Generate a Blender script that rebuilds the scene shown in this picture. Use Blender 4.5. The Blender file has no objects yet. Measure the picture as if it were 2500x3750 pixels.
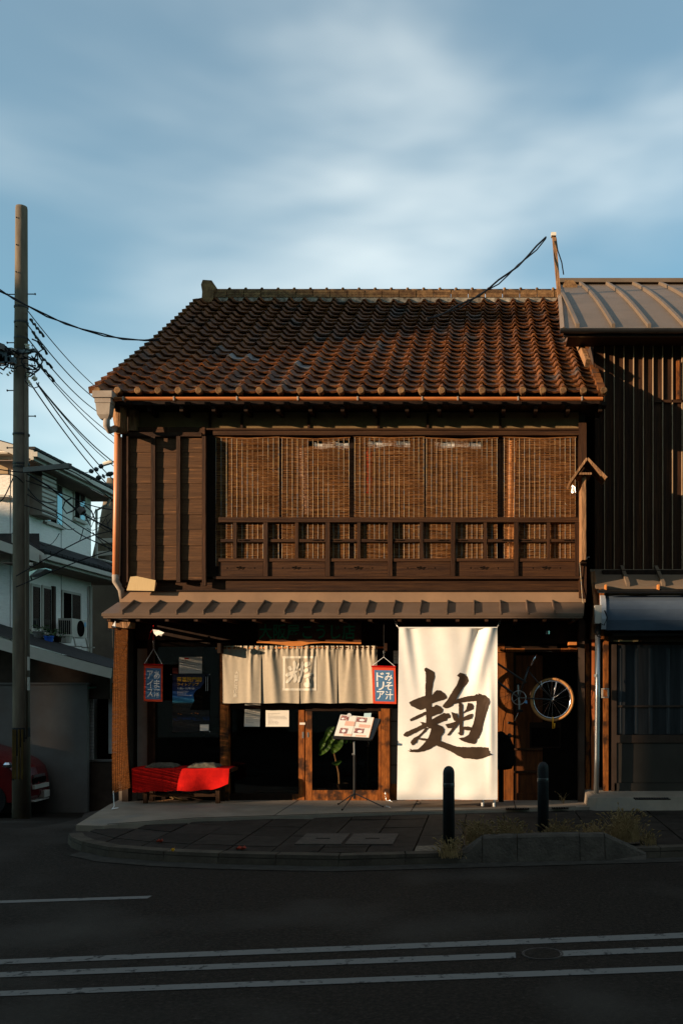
import bpy, bmesh, math, random
from mathutils import Vector, Matrix
random.seed(7)
R = math.radians
S = bpy.context.scene
COL = S.collection
# ---------------------------------------------------------------- camera
F, VX, HY, EYE = 3600.0, 1780.0, 2490.0, 1.6       # focal length in photo pixels, level sight line, eye height
cd = bpy.data.cameras.new('camera'); cam = bpy.data.objects.new('camera', cd); COL.objects.link(cam)
cam.location = (0, 0, EYE); cam.rotation_euler = (R(90), 0, 0)
cd.sensor_fit = 'VERTICAL'; cd.sensor_height = 36; cd.sensor_width = 24; cd.lens = 36 * F / 3750
cd.shift_x = (1250 - VX) / 3750; cd.shift_y = (HY - 1875) / 3750
cd.clip_end = 600; S.camera = cam
# ---------------------------------------------------------------- sky, sun, exposure
ELEV, AZ = 10.5, 65.0            # sun height, and degrees left of the line at right angles to the shop front
W = bpy.data.worlds.new('World'); S.world = W; W.use_nodes = True
wn, wl = W.node_tree.nodes, W.node_tree.links
bg = wn['Background']; bg.inputs['Strength'].default_value = 0.094
sky = wn.new('ShaderNodeTexSky'); sky.sky_type = 'NISHITA'; sky.sun_disc = False
sky.sun_elevation = R(ELEV); sky.sun_rotation = R(180 + AZ); sky.air_density = 1.0; sky.dust_density = 0.3; sky.ozone_density = 1.6
tc = wn.new('ShaderNodeTexCoord')
mp = wn.new('ShaderNodeMapping'); mp.inputs['Rotation'].default_value = (0, R(-22), 0); mp.inputs['Scale'].default_value = (1.35, 1.3, 3.9); mp.inputs['Location'].default_value = (44.0, 0.0, 2.0)
nz = wn.new('ShaderNodeTexNoise'); nz.inputs['Scale'].default_value = 1.25; nz.inputs['Detail'].default_value = 4.5; nz.inputs['Roughness'].default_value = 0.46; nz.inputs['Distortion'].default_value = 0.2
cr = wn.new('ShaderNodeValToRGB'); cr.color_ramp.elements[0].position = 0.42; cr.color_ramp.elements[1].position = 0.88
cr.color_ramp.interpolation = 'EASE'
cr.color_ramp.elements[0].color = (0.12, 0.12, 0.12, 1); cr.color_ramp.elements[1].color = (0.8, 0.8, 0.8, 1)
mx = wn.new('ShaderNodeMix'); mx.data_type = 'RGBA'
tint = wn.new('ShaderNodeMix'); tint.data_type = 'RGBA'; tint.blend_type = 'MULTIPLY'; tint.inputs['Factor'].default_value = 1
wl.new(tc.outputs['Generated'], mp.inputs['Vector']); wl.new(mp.outputs['Vector'], nz.inputs['Vector'])
wl.new(nz.outputs['Fac'], cr.inputs['Fac']); wl.new(cr.outputs['Color'], mx.inputs['Factor'])
wl.new(sky.outputs['Color'], tint.inputs['A']); tint.inputs['B'].default_value = (0.16, 0.86, 1.0, 1)
wl.new(tint.outputs['Result'], mx.inputs['A']); mx.inputs['B'].default_value = (9.6, 9.7, 9.0, 1)
wl.new(mx.outputs['Result'], bg.inputs['Color'])
sd = bpy.data.lights.new('sun', 'SUN'); sun = bpy.data.objects.new('sun', sd); COL.objects.link(sun)
sd.energy = 5.0; sd.angle = R(0.5); sd.color = (1.0, 0.735, 0.49)
SUNV = Vector((-math.sin(R(AZ)) * math.cos(R(ELEV)), -math.cos(R(AZ)) * math.cos(R(ELEV)), math.sin(R(ELEV))))
sun.rotation_euler = SUNV.to_track_quat('Z', 'Y').to_euler()
vs = S.view_settings; vs.view_transform = 'Standard'; vs.look = 'None'; vs.exposure = 0.9; vs.gamma = 1; vs.use_curve_mapping = False

# ---------------------------------------------------------------- helpers
def P(px, py, Y): return Vector(((px - VX) * Y / F, Y, EYE + (HY - py) * Y / F))   # photo point at distance Y
def X(px, Y): return (px - VX) * Y / F
def Z(py, Y): return EYE + (HY - py) * Y / F

class MB:
    def __init__(s): s.v = []; s.f = []
    def add(s, vs_, fs):
        b = len(s.v); s.v += [tuple(v) for v in vs_]; s.f += [tuple(b + i for i in f) for f in fs]; return s
    def box(s, x0, x1, y0, y1, z0, z1):
        if x0 > x1: x0, x1 = x1, x0
        if y0 > y1: y0, y1 = y1, y0
        if z0 > z1: z0, z1 = z1, z0
        return s.add([(x0,y0,z0),(x1,y0,z0),(x1,y1,z0),(x0,y1,z0),(x0,y0,z1),(x1,y0,z1),(x1,y1,z1),(x0,y1,z1)],
                     [(0,3,2,1),(4,5,6,7),(0,1,5,4),(1,2,6,5),(2,3,7,6),(3,0,4,7)])
    def bar(s, a, b, w, h, up=(0,0,1)):
        a, b = Vector(a), Vector(b); d = (b - a).normalized(); u = Vector(up)
        if abs(d.dot(u)) > .98: u = Vector((0,1,0))
        r = d.cross(u).normalized(); u = r.cross(d)
        vs_ = [p + r * i * w / 2 + u * j * h / 2 for p in (a, b) for i, j in ((-1,-1),(1,-1),(1,1),(-1,1))]
        return s.add(vs_, [(0,1,2,3),(7,6,5,4),(0,4,5,1),(1,5,6,2),(2,6,7,3),(3,7,4,0)])
    def tube(s, pts, r, n=8, cap=True):
        pts = [Vector(p) for p in pts]; rs = r if isinstance(r, (list, tuple)) else [r] * len(pts)
        b = len(s.v); ref = Vector((0.13, 0.21, 0.97))
        d0 = (pts[1] - pts[0]).normalized()
        if abs(d0.dot(ref)) > .95: ref = Vector((0.97, 0.2, 0.1))
        for i, p in enumerate(pts):
            d = (pts[min(i+1, len(pts)-1)] - pts[max(i-1, 0)]).normalized()
            a = d.cross(ref).normalized(); c = d.cross(a)
            for k in range(n):
                t = 2 * math.pi * k / n
                s.v.append(tuple(p + (a * math.cos(t) + c * math.sin(t)) * rs[i]))
        for i in range(len(pts) - 1):
            for k in range(n):
                k2 = (k + 1) % n
                s.f.append((b+i*n+k, b+i*n+k2, b+(i+1)*n+k2, b+(i+1)*n+k))
        if cap:
            s.f.append(tuple(b + k for k in range(n))[::-1]); s.f.append(tuple(b + (len(pts)-1)*n + k for k in range(n)))
        return s
    def lathe(s, c, prof, n=16):                                        # prof: (radius, z) from the bottom up
        b = len(s.v)
        for r, z in prof:
            for k in range(n):
                t = 2*math.pi*k/n; s.v.append((c[0]+r*math.cos(t), c[1]+r*math.sin(t), c[2]+z))
        for i in range(len(prof)-1):
            for k in range(n):
                k2 = (k+1) % n; s.f.append((b+i*n+k, b+i*n+k2, b+(i+1)*n+k2, b+(i+1)*n+k))
        s.f.append(tuple(b+k for k in range(n))[::-1]); s.f.append(tuple(b+(len(prof)-1)*n+k for k in range(n)))
        return s
    def grid(s, fn, nu, nv):
        b = len(s.v)
        for j in range(nv+1):
            for i in range(nu+1): s.v.append(tuple(fn(i/nu, j/nv)))
        for j in range(nv):
            for i in range(nu):
                a = b + j*(nu+1)+i; s.f.append((a, a+1, a+nu+2, a+nu+1))
        return s
    def prism(s, poly, y0, y1):                                         # poly in (x, z), outline counter-clockwise seen from -y
        n = len(poly); b = len(s.v)
        s.v += [(x, y0, z) for x, z in poly] + [(x, y1, z) for x, z in poly]
        s.f.append(tuple(b+i for i in range(n))); s.f.append(tuple(b+n+i for i in range(n))[::-1])
        for i in range(n):
            j = (i+1) % n; s.f.append((b+i, b+n+i, b+n+j, b+j))
        return s
    def xprism(s, poly, x0, x1):                                        # poly in (y, z)
        n = len(poly); b = len(s.v)
        s.v += [(x0, y, z) for y, z in poly] + [(x1, y, z) for y, z in poly]
        s.f.append(tuple(b+i for i in range(n))[::-1]); s.f.append(tuple(b+n+i for i in range(n)))
        for i in range(n):
            j = (i+1) % n; s.f.append((b+i, b+j, b+n+j, b+n+i))
        return s

ORG = {}
def wpos(o): return ORG.get(o.name, Vector((0,0,0)))
def link(o, parent=None, loc=None):
    """loc is a world position; parents are never rotated."""
    COL.objects.link(o)
    l = Vector(loc) if loc is not None else Vector((0,0,0))
    if parent is not None:
        o.parent = parent; o.location = l - wpos(parent)
    else: o.location = l
    ORG[o.name] = l
    return o
def thing(name, label, cat, loc, group=None, kind=None):
    o = bpy.data.objects.new(name, None); o.empty_display_size = .1
    o['label'] = label; o['category'] = cat
    if group: o['group'] = group
    return link(o, None, loc)
def part(name, mb, mat, parent, smooth=False, label=None, kind=None, loc=None):
    l = Vector(loc) if loc is not None else (wpos(parent) if parent is not None else Vector((0,0,0)))
    me = bpy.data.meshes.new(name)
    me.from_pydata([(v[0]-l.x, v[1]-l.y, v[2]-l.z) for v in mb.v], [], mb.f)
    me.validate(); bm = bmesh.new(); bm.from_mesh(me); bmesh.ops.recalc_face_normals(bm, faces=bm.faces) if not getattr(mb, 'keep', False) else None; bm.to_mesh(me); bm.free()
    if smooth:
        me.polygons.foreach_set('use_smooth', [True]*len(me.polygons))
    me.materials.append(mat)
    o = bpy.data.objects.new(name, me)
    if label: o['label'] = label
    if kind: o['kind'] = kind
    return link(o, parent, l)
def solo(name, mb, mat, label=None, cat=None, group=None, kind=None, smooth=False, loc=None):
    if loc is None:
        if kind == 'structure': loc = (0,0,0)
        else:
            n = len(mb.v); loc = (sum(v[0] for v in mb.v)/n, sum(v[1] for v in mb.v)/n, min(v[2] for v in mb.v))
    o = part(name, mb, mat, None, smooth, None, kind, loc)
    if label: o['label'] = label
    if cat: o['category'] = cat
    if group: o['group'] = group
    return o
def inst(me, name, parent, loc, rot=None, scale=None):
    o = bpy.data.objects.new(name, me); link(o, parent, loc)
    if rot is not None: o.rotation_euler = rot
    if scale is not None: o.scale = scale
    return o
def mesh_of(name, mb, mat, smooth=False):
    me = bpy.data.meshes.new(name); me.from_pydata(mb.v, [], mb.f); me.validate()
    if smooth: me.polygons.foreach_set('use_smooth', [True]*len(me.polygons))
    me.materials.append(mat); return me

def M(name, c1, c2=None, c3=None, sc=6, st=(1,1,1), rough=.75, bump=0, bsc=None, metal=0, rnd=0, spec=.12, thr=(.35,.65), det=6, trans=0, wear=None):
    m = bpy.data.materials.new(name); m.use_nodes = True; n, l = m.node_tree.nodes, m.node_tree.links
    b = n['Principled BSDF']; b.inputs['Roughness'].default_value = rough; b.inputs['Metallic'].default_value = metal
    b.inputs['Specular IOR Level'].default_value = spec
    c2 = c2 or tuple(x*.6 for x in c1)
    g = n.new('ShaderNodeNewGeometry'); mpn = n.new('ShaderNodeMapping'); mpn.inputs['Scale'].default_value = st
    l.new(g.outputs['Position'], mpn.inputs['Vector'])
    t = n.new('ShaderNodeTexNoise'); t.inputs['Scale'].default_value = sc; t.inputs['Detail'].default_value = det; t.inputs['Roughness'].default_value = .62
    l.new(mpn.outputs['Vector'], t.inputs['Vector'])
    r = n.new('ShaderNodeValToRGB'); e = r.color_ramp.elements
    e[0].position, e[1].position = thr; e[0].color = (*c2, 1); e[1].color = (*c1, 1)
    if c3: x = r.color_ramp.elements.new(min(.97, thr[1] + .1)); x.color = (*c3, 1)
    l.new(t.outputs['Fac'], r.inputs['Fac']); col = r.outputs['Color']
    if wear:                                                            # (colour, scale, low, high): worn or stained patches
        t2 = n.new('ShaderNodeTexNoise'); t2.inputs['Scale'].default_value = wear[1]; t2.inputs['Detail'].default_value = 5
        l.new(g.outputs['Position'], t2.inputs['Vector'])
        r2 = n.new('ShaderNodeMapRange'); r2.inputs['From Min'].default_value = wear[2]; r2.inputs['From Max'].default_value = wear[3]
        l.new(t2.outputs['Fac'], r2.inputs['Value'])
        mw = n.new('ShaderNodeMix'); mw.data_type = 'RGBA'; l.new(r2.outputs['Result'], mw.inputs['Factor'])
        l.new(col, mw.inputs['A']); mw.inputs['B'].default_value = (*wear[0], 1); col = mw.outputs['Result']
    if rnd:
        oi = n.new('ShaderNodeObjectInfo'); mr = n.new('ShaderNodeMapRange'); mr.inputs['To Min'].default_value = 1-rnd; mr.inputs['To Max'].default_value = 1+rnd
        l.new(oi.outputs['Random'], mr.inputs['Value']); mm = n.new('ShaderNodeMix'); mm.data_type = 'RGBA'; mm.blend_type = 'MULTIPLY'; mm.inputs['Factor'].default_value = 1
        l.new(col, mm.inputs['A']); l.new(mr.outputs['Result'], mm.inputs['B']); col = mm.outputs['Result']
    l.new(col, b.inputs['Base Color'])
    if bump:
        tb = n.new('ShaderNodeTexNoise'); tb.inputs['Scale'].default_value = bsc or sc*5; tb.inputs['Detail'].default_value = 5
        l.new(mpn.outputs['Vector'], tb.inputs['Vector'])
        bn = n.new('ShaderNodeBump'); bn.inputs['Strength'].default_value = bump; bn.inputs['Distance'].default_value = .02
        l.new(tb.outputs['Fac'], bn.inputs['Height']); l.new(bn.outputs['Normal'], b.inputs['Normal'])
    if trans:
        tr = n.new('ShaderNodeBsdfTranslucent'); ms = n.new('ShaderNodeMixShader'); ms.inputs[0].default_value = trans
        l.new(col, tr.inputs['Color']); l.new(b.outputs[0], ms.inputs[1]); l.new(tr.outputs[0], ms.inputs[2]); l.new(ms.outputs[0], n['Material Output'].inputs['Surface'])
    return m

# colours
mTile = M('roof tile', (.18,.064,.017), (.055,.020,.008), (.28,.12,.042), sc=9, rough=.6, bump=.35, bsc=70, rnd=.28, wear=((.075,.062,.055), 2.3, .56, .70))
mTileG = M('grey glazed tile', (.15,.145,.14), (.09,.09,.09), sc=9, rough=.35, rnd=.2)
mRidge = M('ridge tile', (.20,.11,.045), (.08,.04,.018), sc=11, rough=.7, bump=.3, rnd=.3)
mMortar = M('lime mortar', (.34,.29,.22), (.09,.07,.05), sc=14)
mGutter = M('copper brown gutter', (.60,.20,.055), (.42,.13,.035), sc=3, st=(1,6,6), rough=.38, spec=.6)
mPipeCu = M('orange downpipe', (.66,.24,.10), (.55,.19,.07), sc=3, rough=.45, spec=.5)
mHopper = M('faded grey plastic', (.36,.30,.24), (.25,.2,.16), sc=5, rough=.6)
mWoodX = M('weathered wood grain across', (.06,.026,.010), (.024,.010,.005), (.12,.05,.017), sc=3.2, st=(.7,3,16), rough=.65, bump=.3, bsc=14, rnd=.22)
mWoodZ = M('weathered wood grain upright', (.052,.021,.008), (.021,.009,.004), (.11,.042,.014), sc=3.2, st=(16,6,.7), rough=.65, bump=.3, bsc=14, rnd=.22)
mPlank = M('worn shutter board', (.10,.046,.018), (.05,.023,.01), (.27,.12,.042), sc=2.6, st=(.8,3,24), rough=.6, bump=.3, bsc=14, rnd=.2, thr=(.3,.62))
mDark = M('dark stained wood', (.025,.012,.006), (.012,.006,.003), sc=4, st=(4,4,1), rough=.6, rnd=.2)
mBlack = M('dark room', (.008,.006,.005), (.005,.004,.003), rough=.95, spec=.02)
mPost = M('scuffed orange brown post', (.33,.105,.022), (.10,.032,.009), (.5,.19,.05), sc=5, st=(5,5,1.1), rough=.5, bump=.25, rnd=.1, wear=((.045,.02,.01), 5, .52, .62))
mLog = M('old cracked log', (.34,.18,.085), (.14,.07,.032), (.45,.26,.13), sc=5, st=(7,7,1), rough=.8, bump=.6, bsc=12)
mPlaster = M('ochre plaster', (.2,.13,.06), (.14,.09,.04), sc=5, rough=.9, bump=.15)
mMetalBr = M('brown sheet metal', (.13,.085,.058), (.10,.065,.043), sc=2.2, rough=.5, bump=.06, bsc=5, rnd=.05)
mFlash = M('beige sheet metal', (.27,.165,.095), (.20,.125,.075), sc=1.6, rough=.45, bump=.12, bsc=3)
mMetalGr = M('grey brown sheet metal', (.155,.11,.075), (.125,.09,.06), sc=2, rough=.5, rnd=.04)
mCard = M('corrugated card', (.60,.43,.22), (.5,.35,.17), sc=30, st=(9,1,.2))
mReed = M('reed', (.36,.155,.05), (.09,.034,.012), (.75,.5,.28), sc=3.1, st=(3.0,1,60), rough=.7, thr=(.36,.62), trans=.25)
mSudare = M('sudare reed', (.24,.09,.026), (.07,.026,.01), (.34,.15,.05), sc=4, st=(1,3,60), rough=.7, trans=.45)
mCord = M('blind cord', (.62,.40,.16), (.20,.26,.30), sc=26, rough=.8)
mCloth = M('unbleached linen', (.50,.425,.315), (.455,.385,.285), sc=25, rough=.95, bump=.12, bsc=120, trans=.12, spec=.1)
mBanner = M('white banner cloth', (.84,.80,.73), (.80,.76,.69), sc=8, rough=.9, bump=.05, bsc=80, trans=.02, spec=.1)
mInk = M('brown black ink', (.06,.037,.022), (.038,.023,.014), sc=5, rough=.55)
mNoWhite = M('cream dye', (.78,.72,.6), (.7,.63,.5), sc=20, rough=.95, trans=.1)
mRed = M('red felt', (.50,.008,.005), (.36,.005,.004), sc=14, rough=.95, bump=.2, spec=.1)
mSignRed = M('red cloth', (.68,.075,.03), (.6,.06,.025), sc=10, rough=.9, spec=.1)
mSignBlue = M('blue cloth', (.085,.19,.33), (.07,.16,.28), sc=20, rough=.9, spec=.1)
mWhite = M('white paint', (.8,.79,.76), (.74,.73,.7), sc=10, rough=.7)
mPaper = M('paper', (.78,.74,.66), (.73,.69,.6), sc=6, rough=.85)
mPaperText = M('grey print', (.28,.26,.24), (.2,.19,.18), sc=20)
mGreen = M('green lettering', (.03,.30,.15), (.02,.2,.1), sc=9, rough=.6)
mSignWood = M('sign board wood', (.10,.038,.018), (.05,.02,.01), (.14,.06,.025), sc=3, st=(.8,3,9), rough=.6)
mOrangeWood = M('fresh orange wood', (.55,.2,.05), (.4,.14,.035), sc=4, st=(1,3,8), rough=.6)
mConc = M('concrete', (.235,.19,.145), (.175,.14,.107), sc=2.2, rough=.9, bump=.18, bsc=40, wear=((.15,.14,.125), 1.6, .55, .75), spec=.05)
mKerb = M('kerb stone', (.075,.06,.045), (.045,.036,.028), sc=5, rough=.92, bump=.3, bsc=45, rnd=.12, spec=.05)
mPaver = M('paving slab', (.034,.027,.022), (.02,.016,.013), sc=6, rough=.9, bump=.3, bsc=60, rnd=.18, spec=.05)
mPaverL = M('pale coarse slab', (.17,.135,.1), (.08,.063,.048), sc=22, rough=.9, bump=.35, bsc=60, spec=.05)
mAsph = M('asphalt', (.029,.022,.017), (.015,.0115,.009), (.055,.046,.038), sc=38, rough=.85, bump=.7, bsc=120, thr=(.38,.62), wear=((.05,.042,.035), .55, .5, .72), spec=.05)
mLine = M('worn road paint', (.135,.125,.115), (.035,.032,.03), sc=16, rough=.85, thr=(.36,.43), det=9)
mLineG = M('faint road paint', (.12,.12,.12), (.045,.044,.043), sc=20, rough=.85, thr=(.5,.6), det=9)
mIron = M('cast iron', (.06,.055,.05), (.035,.03,.028), sc=20, rough=.6, metal=.3)
mBoll = M('black bollard paint', (.012,.012,.013), (.008,.008,.009), sc=8, rough=.6, spec=.2)
mSteel = M('galvanised steel', (.50,.50,.48), (.38,.38,.37), sc=4, st=(4,4,.5), rough=.33, metal=.75)
mChrome = M('chrome', (.72,.73,.75), (.6,.6,.62), sc=4, rough=.16, metal=1)
mBlackM = M('black metal', (.02,.02,.02), (.012,.012,.012), sc=6, rough=.35, spec=.5)
mRubber = M('tan tyre', (.50,.24,.08), (.4,.18,.06), sc=15, rough=.8)
mBlackR = M('black rubber', (.018,.017,.016), (.01,.01,.01), sc=15, rough=.8)
mYellow = M('yellow plastic', (.75,.36,.02), (.65,.3,.02), sc=10, rough=.5)
mPole = M('pole concrete', (.17,.13,.088), (.11,.085,.06), sc=3, st=(3,3,.6), rough=.9, bump=.15, bsc=30, wear=((.12,.10,.085), 1.3, .55, .72))
mYStripe = M('faded yellow wrap', (.10,.06,.012), (.06,.035,.008), sc=8)
mCable = M('black cable', (.018,.017,.018), (.012,.012,.012), rough=.6)
mPorc = M('porcelain', (.75,.68,.55), (.6,.52,.4), sc=9, rough=.25)
mSiding = M('white siding', (.84,.78,.70), (.76,.70,.62), sc=7, st=(1,1,5), rough=.85, bump=.8, bsc=9)
mHTrim = M('house trim', (.50,.45,.38), (.44,.4,.33), sc=3, rough=.6)
mSoffit = M('brown soffit', (.22,.16,.12), (.18,.13,.1), sc=3, rough=.8)
mSlate = M('dark slate roof', (.032,.028,.026), (.018,.016,.015), sc=8, rough=.7, bump=.3)
mGrey = M('grey rendered wall', (.15,.135,.12), (.115,.10,.09), sc=1.3, rough=.9, bump=.1, wear=((.12,.095,.08), .9, .58, .78))
mBrownW = M('brown boards', (.065,.042,.03), (.04,.026,.018), sc=3, rough=.85)
mBrickW = M('white brick', (.55,.53,.5), (.45,.43,.4), sc=9, rough=.85, rnd=.12)
mCarRed = M('red car paint', (.12,.004,.005), (.10,.003,.004), sc=2, rough=.22, spec=.6)
mCream = M('cream neighbour band', (.42,.30,.15), (.36,.25,.12), sc=4, rough=.8)
mAwning = M('blue grey awning', (.085,.11,.145), (.06,.08,.11), sc=1.5, st=(1,1,3), rough=.6, bump=.08)
mLeaf = M('glossy leaf', (.10,.17,.025), (.03,.075,.01), (.26,.28,.07), sc=9, rough=.35, trans=.25)
mStraw = M('dry foxtail grass', (.30,.20,.09), (.15,.10,.045), (.5,.38,.22), sc=20, rough=.9, trans=.3, rnd=.2)
mGold = M('yellow orange print', (.75,.42,.04), (.7,.36,.03), sc=9)
mSkyBlue = M('blue plastic', (.03,.10,.42), (.02,.08,.35), sc=6, rough=.5)
mGlint = M('glint cloth', (.75,.72,.66), (.6,.57,.52), sc=9, rough=.9, trans=.3)  # for the white glint strips behind the blinds
mRedLeaf = M('fallen red leaf', (.30,.04,.02), (.2,.03,.015), sc=9)
mCushion = M('grey brown cushion', (.13,.12,.09), (.06,.055,.04), (.2,.18,.13), sc=30, rough=.95)
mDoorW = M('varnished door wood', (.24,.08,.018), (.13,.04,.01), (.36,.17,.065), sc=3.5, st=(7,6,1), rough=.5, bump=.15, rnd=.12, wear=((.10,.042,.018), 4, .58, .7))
mBrown = M('reddish brown trim', (.36,.11,.035), (.25,.075,.022), sc=5, st=(6,6,.7), rough=.6)
def glass(name, col, rough=.03, tr=.5):
    m = bpy.data.materials.new(name); m.use_nodes = True; n, l = m.node_tree.nodes, m.node_tree.links
    n.remove(n['Principled BSDF']); t = n.new('ShaderNodeBsdfTransparent'); t.inputs[0].default_value = (*col, 1)
    g = n.new('ShaderNodeBsdfGlossy'); g.inputs['Roughness'].default_value = rough; g.inputs['Color'].default_value = (.9,.92,.95,1)
    f = n.new('ShaderNodeLayerWeight'); f.inputs['Blend'].default_value = .5; pw = n.new('ShaderNodeMath'); pw.operation = 'POWER'; pw.inputs[1].default_value = 4.5; l.new(f.outputs['Facing'], pw.inputs[0])
    mr = n.new('ShaderNodeMath'); mr.operation = 'MULTIPLY_ADD'; mr.inputs[1].default_value = .9; mr.inputs[2].default_value = tr
    l.new(pw.outputs[0], mr.inputs[0]); ms = n.new('ShaderNodeMixShader'); l.new(mr.outputs[0], ms.inputs[0]); l.new(t.outputs[0], ms.inputs[1]); l.new(g.outputs[0], ms.inputs[2])
    l.new(ms.outputs[0], n['Material Output'].inputs['Surface']); return m
mGlass = glass('door glass', (.85,.87,.84), .02, 0.03)
mGlassB = glass('window glass', (.25,.3,.33), .03, .28)

def quad(pts): m = MB(); m.add(pts, [tuple(range(len(pts)))]); return m
def bxp(px0, px1, py0, py1, Y, dep, back=None):                        # box whose front face covers these photo pixels at distance Y
    return MB().box(X(px0, Y), X(px1, Y), Y, Y + dep, Z(py1, Y), Z(py0, Y))

def glyphs(text, bold=0.0):
    """Flat mesh (x, z) of a line of writing, returned as verts and faces in a unit box, with its aspect."""
    cu = bpy.data.curves.new('writing', 'FONT'); cu.body = text; cu.size = 1; cu.offset = bold; cu.align_x = 'CENTER'; cu.resolution_u = 2; cu.space_line = .95
    ob = bpy.data.objects.new('writing', cu); COL.objects.link(ob)
    me = bpy.data.meshes.new_from_object(ob.evaluated_get(bpy.context.evaluated_depsgraph_get()))
    bpy.data.objects.remove(ob); bpy.data.curves.remove(cu)
    vs_ = [(v.co.x, v.co.y) for v in me.vertices]; fs = [tuple(p.vertices) for p in me.polygons]
    bpy.data.meshes.remove(me)
    x0 = min(v[0] for v in vs_); x1 = max(v[0] for v in vs_); y0 = min(v[1] for v in vs_); y1 = max(v[1] for v in vs_)
    return [((x-x0)/(x1-x0), (y-y0)/(y1-y0)) for x, y in vs_], fs
def write(text, x0, x1, z0, z1, ysurf, bold=0.0, mb=None, shear=0):
    vs_, fs = glyphs(text, bold); mb = mb or MB(); mb.keep = True
    out = []
    for u, v in vs_:
        x = x0 + (x1-x0)*u + shear*(v-.5); z = z0 + (z1-z0)*v; y = ysurf(x, z) if callable(ysurf) else ysurf
        out.append((x, y, z))
    return mb.add(out, fs)
def cable(a, b, sag, n=14):
    a, b = Vector(a), Vector(b)
    return [a.lerp(b, t/n) - Vector((0,0, sag*4*(t/n)*(1-t/n))) for t in range(n+1)]
# ================================================================ GROUND
def gz(x, y):
    a = max(0.0, min(1.0, (-4.95 - x) / .45)); a = a*a*(3-2*a)
    d = max(0.0, min(1.08, (y - 11.2) * .125))
    return -.1 - a*d
m = MB()
xs = [-250,-120,-60,-30,-20,-14,-11,-9,-7.5,-6.5,-6,-5.6,-5.4,-5.25,-5.1,-4.95,-4.5,-3,0,4,10,30,60,120,250]
ys = [-250,-100,-40,-15,0,4,8,10,11,11.2,12,13,14,15,16,17,18,19,20,21,23,26,30,60,120,300]
for y in ys:
    for x in xs: m.v.append((x, y, gz(x, y)))
n = len(xs)
for j in range(len(ys)-1):
    for i in range(n-1): a = j*n+i; m.f.append((a, a+1, a+n+1, a+n))
solo('road', m, mAsph, kind='structure')
RA = math.tan(R(8.3))
def RP(px, py, z=-.1):
    Y = (EYE - z) * F / (py - HY); return X(px, Y), Y
def stripe(px0, py0, px1, py1, wpx, name, mat=mLine, z=-.096):
    x0, y0 = RP(px0, py0, z); x1, y1 = RP(px1, py1, z); y0b = RP(px0, py0 - wpx, z)[1]; y1b = RP(px1, py1 - wpx, z)[1]
    o = solo(name, quad([(x0,y0,z),(x1,y1,z),(x1,y1b,z),(x0,y0b,z)]), mat, kind='structure'); return o
stripe(-900, 3336, 541, 3290, 10, 'road_marking')
stripe(-900, 3566, 3300, 3404, 19, 'road_marking')
stripe(-900, 3613, 1888, 3508, 20, 'road_marking')
stripe(2050, 3502, 3300, 3452, 20, 'road_marking')
stripe(-900, 3681, 3300, 3526, 20, 'road_marking')
# manhole in the road
mx_, my_ = RP(1985, 3494)
mh = thing('manhole_cover', 'round iron manhole cover between the ends of the middle white road line', 'manhole cover', (mx_, my_, -.1))
part('rim', MB().lathe((mx_, my_, -.1), [(.13,0),(.13,.006),(.118,.006),(.118,.003)], 24), mIron, mh)
part('lid', MB().lathe((mx_, my_, -.1), [(.112,0),(.112,.005)], 24), mAsph, mh)

# pavement: kerb stones on a curve, slabs inside, concrete apron against the shop
kl = [RP(252,3052,0), RP(262,3066,0), RP(300,3082,0), RP(400,3102,0), RP(600,3117,0), RP(800,3125,0), RP(1010,3130,0), RP(1240,3134,0)]
xk, yk = kl[-1]
while xk < 9: xk += .6; yk += .6*RA; kl.append((xk, yk))
def kerb_inner(p, q, w):
    d = Vector((q[0]-p[0], q[1]-p[1])).normalized(); return Vector((-d.y, d.x)) * w
back = [(9, 12.78), (-4.75, 12.78), (-4.9, 12.0)]
poly = kl + back
pv = thing('pavement', 'x', 'y', (0,0,0)); del pv['label']; del pv['category']; pv['kind'] = 'structure'
m = MB(); nk = len(poly); m.v = [(x, y, -.03) for x, y in poly] + [(x, y, -.2) for x, y in poly]
m.f = [tuple(range(nk))] + [(i, (i+1) % nk, nk+(i+1) % nk, nk+i) for i in range(nk)]
part('bed', m, mPaver, pv)
KW = .13
pts = kl
for i in range(len(pts)-1):
    p, q = pts[i], pts[i+1]
    ip = kerb_inner(pts[max(0,i-1)], pts[min(len(pts)-1,i+1)], KW); iq = kerb_inner(pts[i], pts[min(len(pts)-1, i+2)], KW)
    g = .006
    dv = Vector((q[0]-p[0], q[1]-p[1])).normalized()*g
    a0 = (p[0]+dv.x, p[1]+dv.y); a1 = (q[0]-dv.x, q[1]-dv.y)
    top = [(a0[0],a0[1]+.006,.0),(a1[0],a1[1]+.006,.0),(a1[0]+iq.x,a1[1]+iq.y,.004),(a0[0]+ip.x,a0[1]+ip.y,.004)]
    bot = [(a0[0]-.01,a0[1]-.012,-.12),(a1[0]-.0,a1[1]-.012,-.12),(a1[0]+iq.x,a1[1]+iq.y,-.12),(a0[0]+ip.x,a0[1]+ip.y,-.12)]
    part('kerb_stone', MB().add(top+bot, [(0,1,2,3),(0,4,5,1),(1,5,6,2),(2,6,7,3),(3,7,4,0)]), mKerb, pv)
# gutter channel along the kerb in the road
m = MB()
g0 = [(x, y-.02, -.094) for x, y in kl[2:]]; g1 = [(x-.02, y-.24, -.094) for x, y in kl[2:]]
m.v = g0 + g1; k = len(g0); m.f = [(i, k+i, k+i+1, i+1) for i in range(k-1)]
solo('road_gutter', m, M('gutter concrete', (.045,.039,.033), (.028,.024,.02), sc=9, rough=.9, bump=.3, spec=.05), kind='structure')
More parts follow.
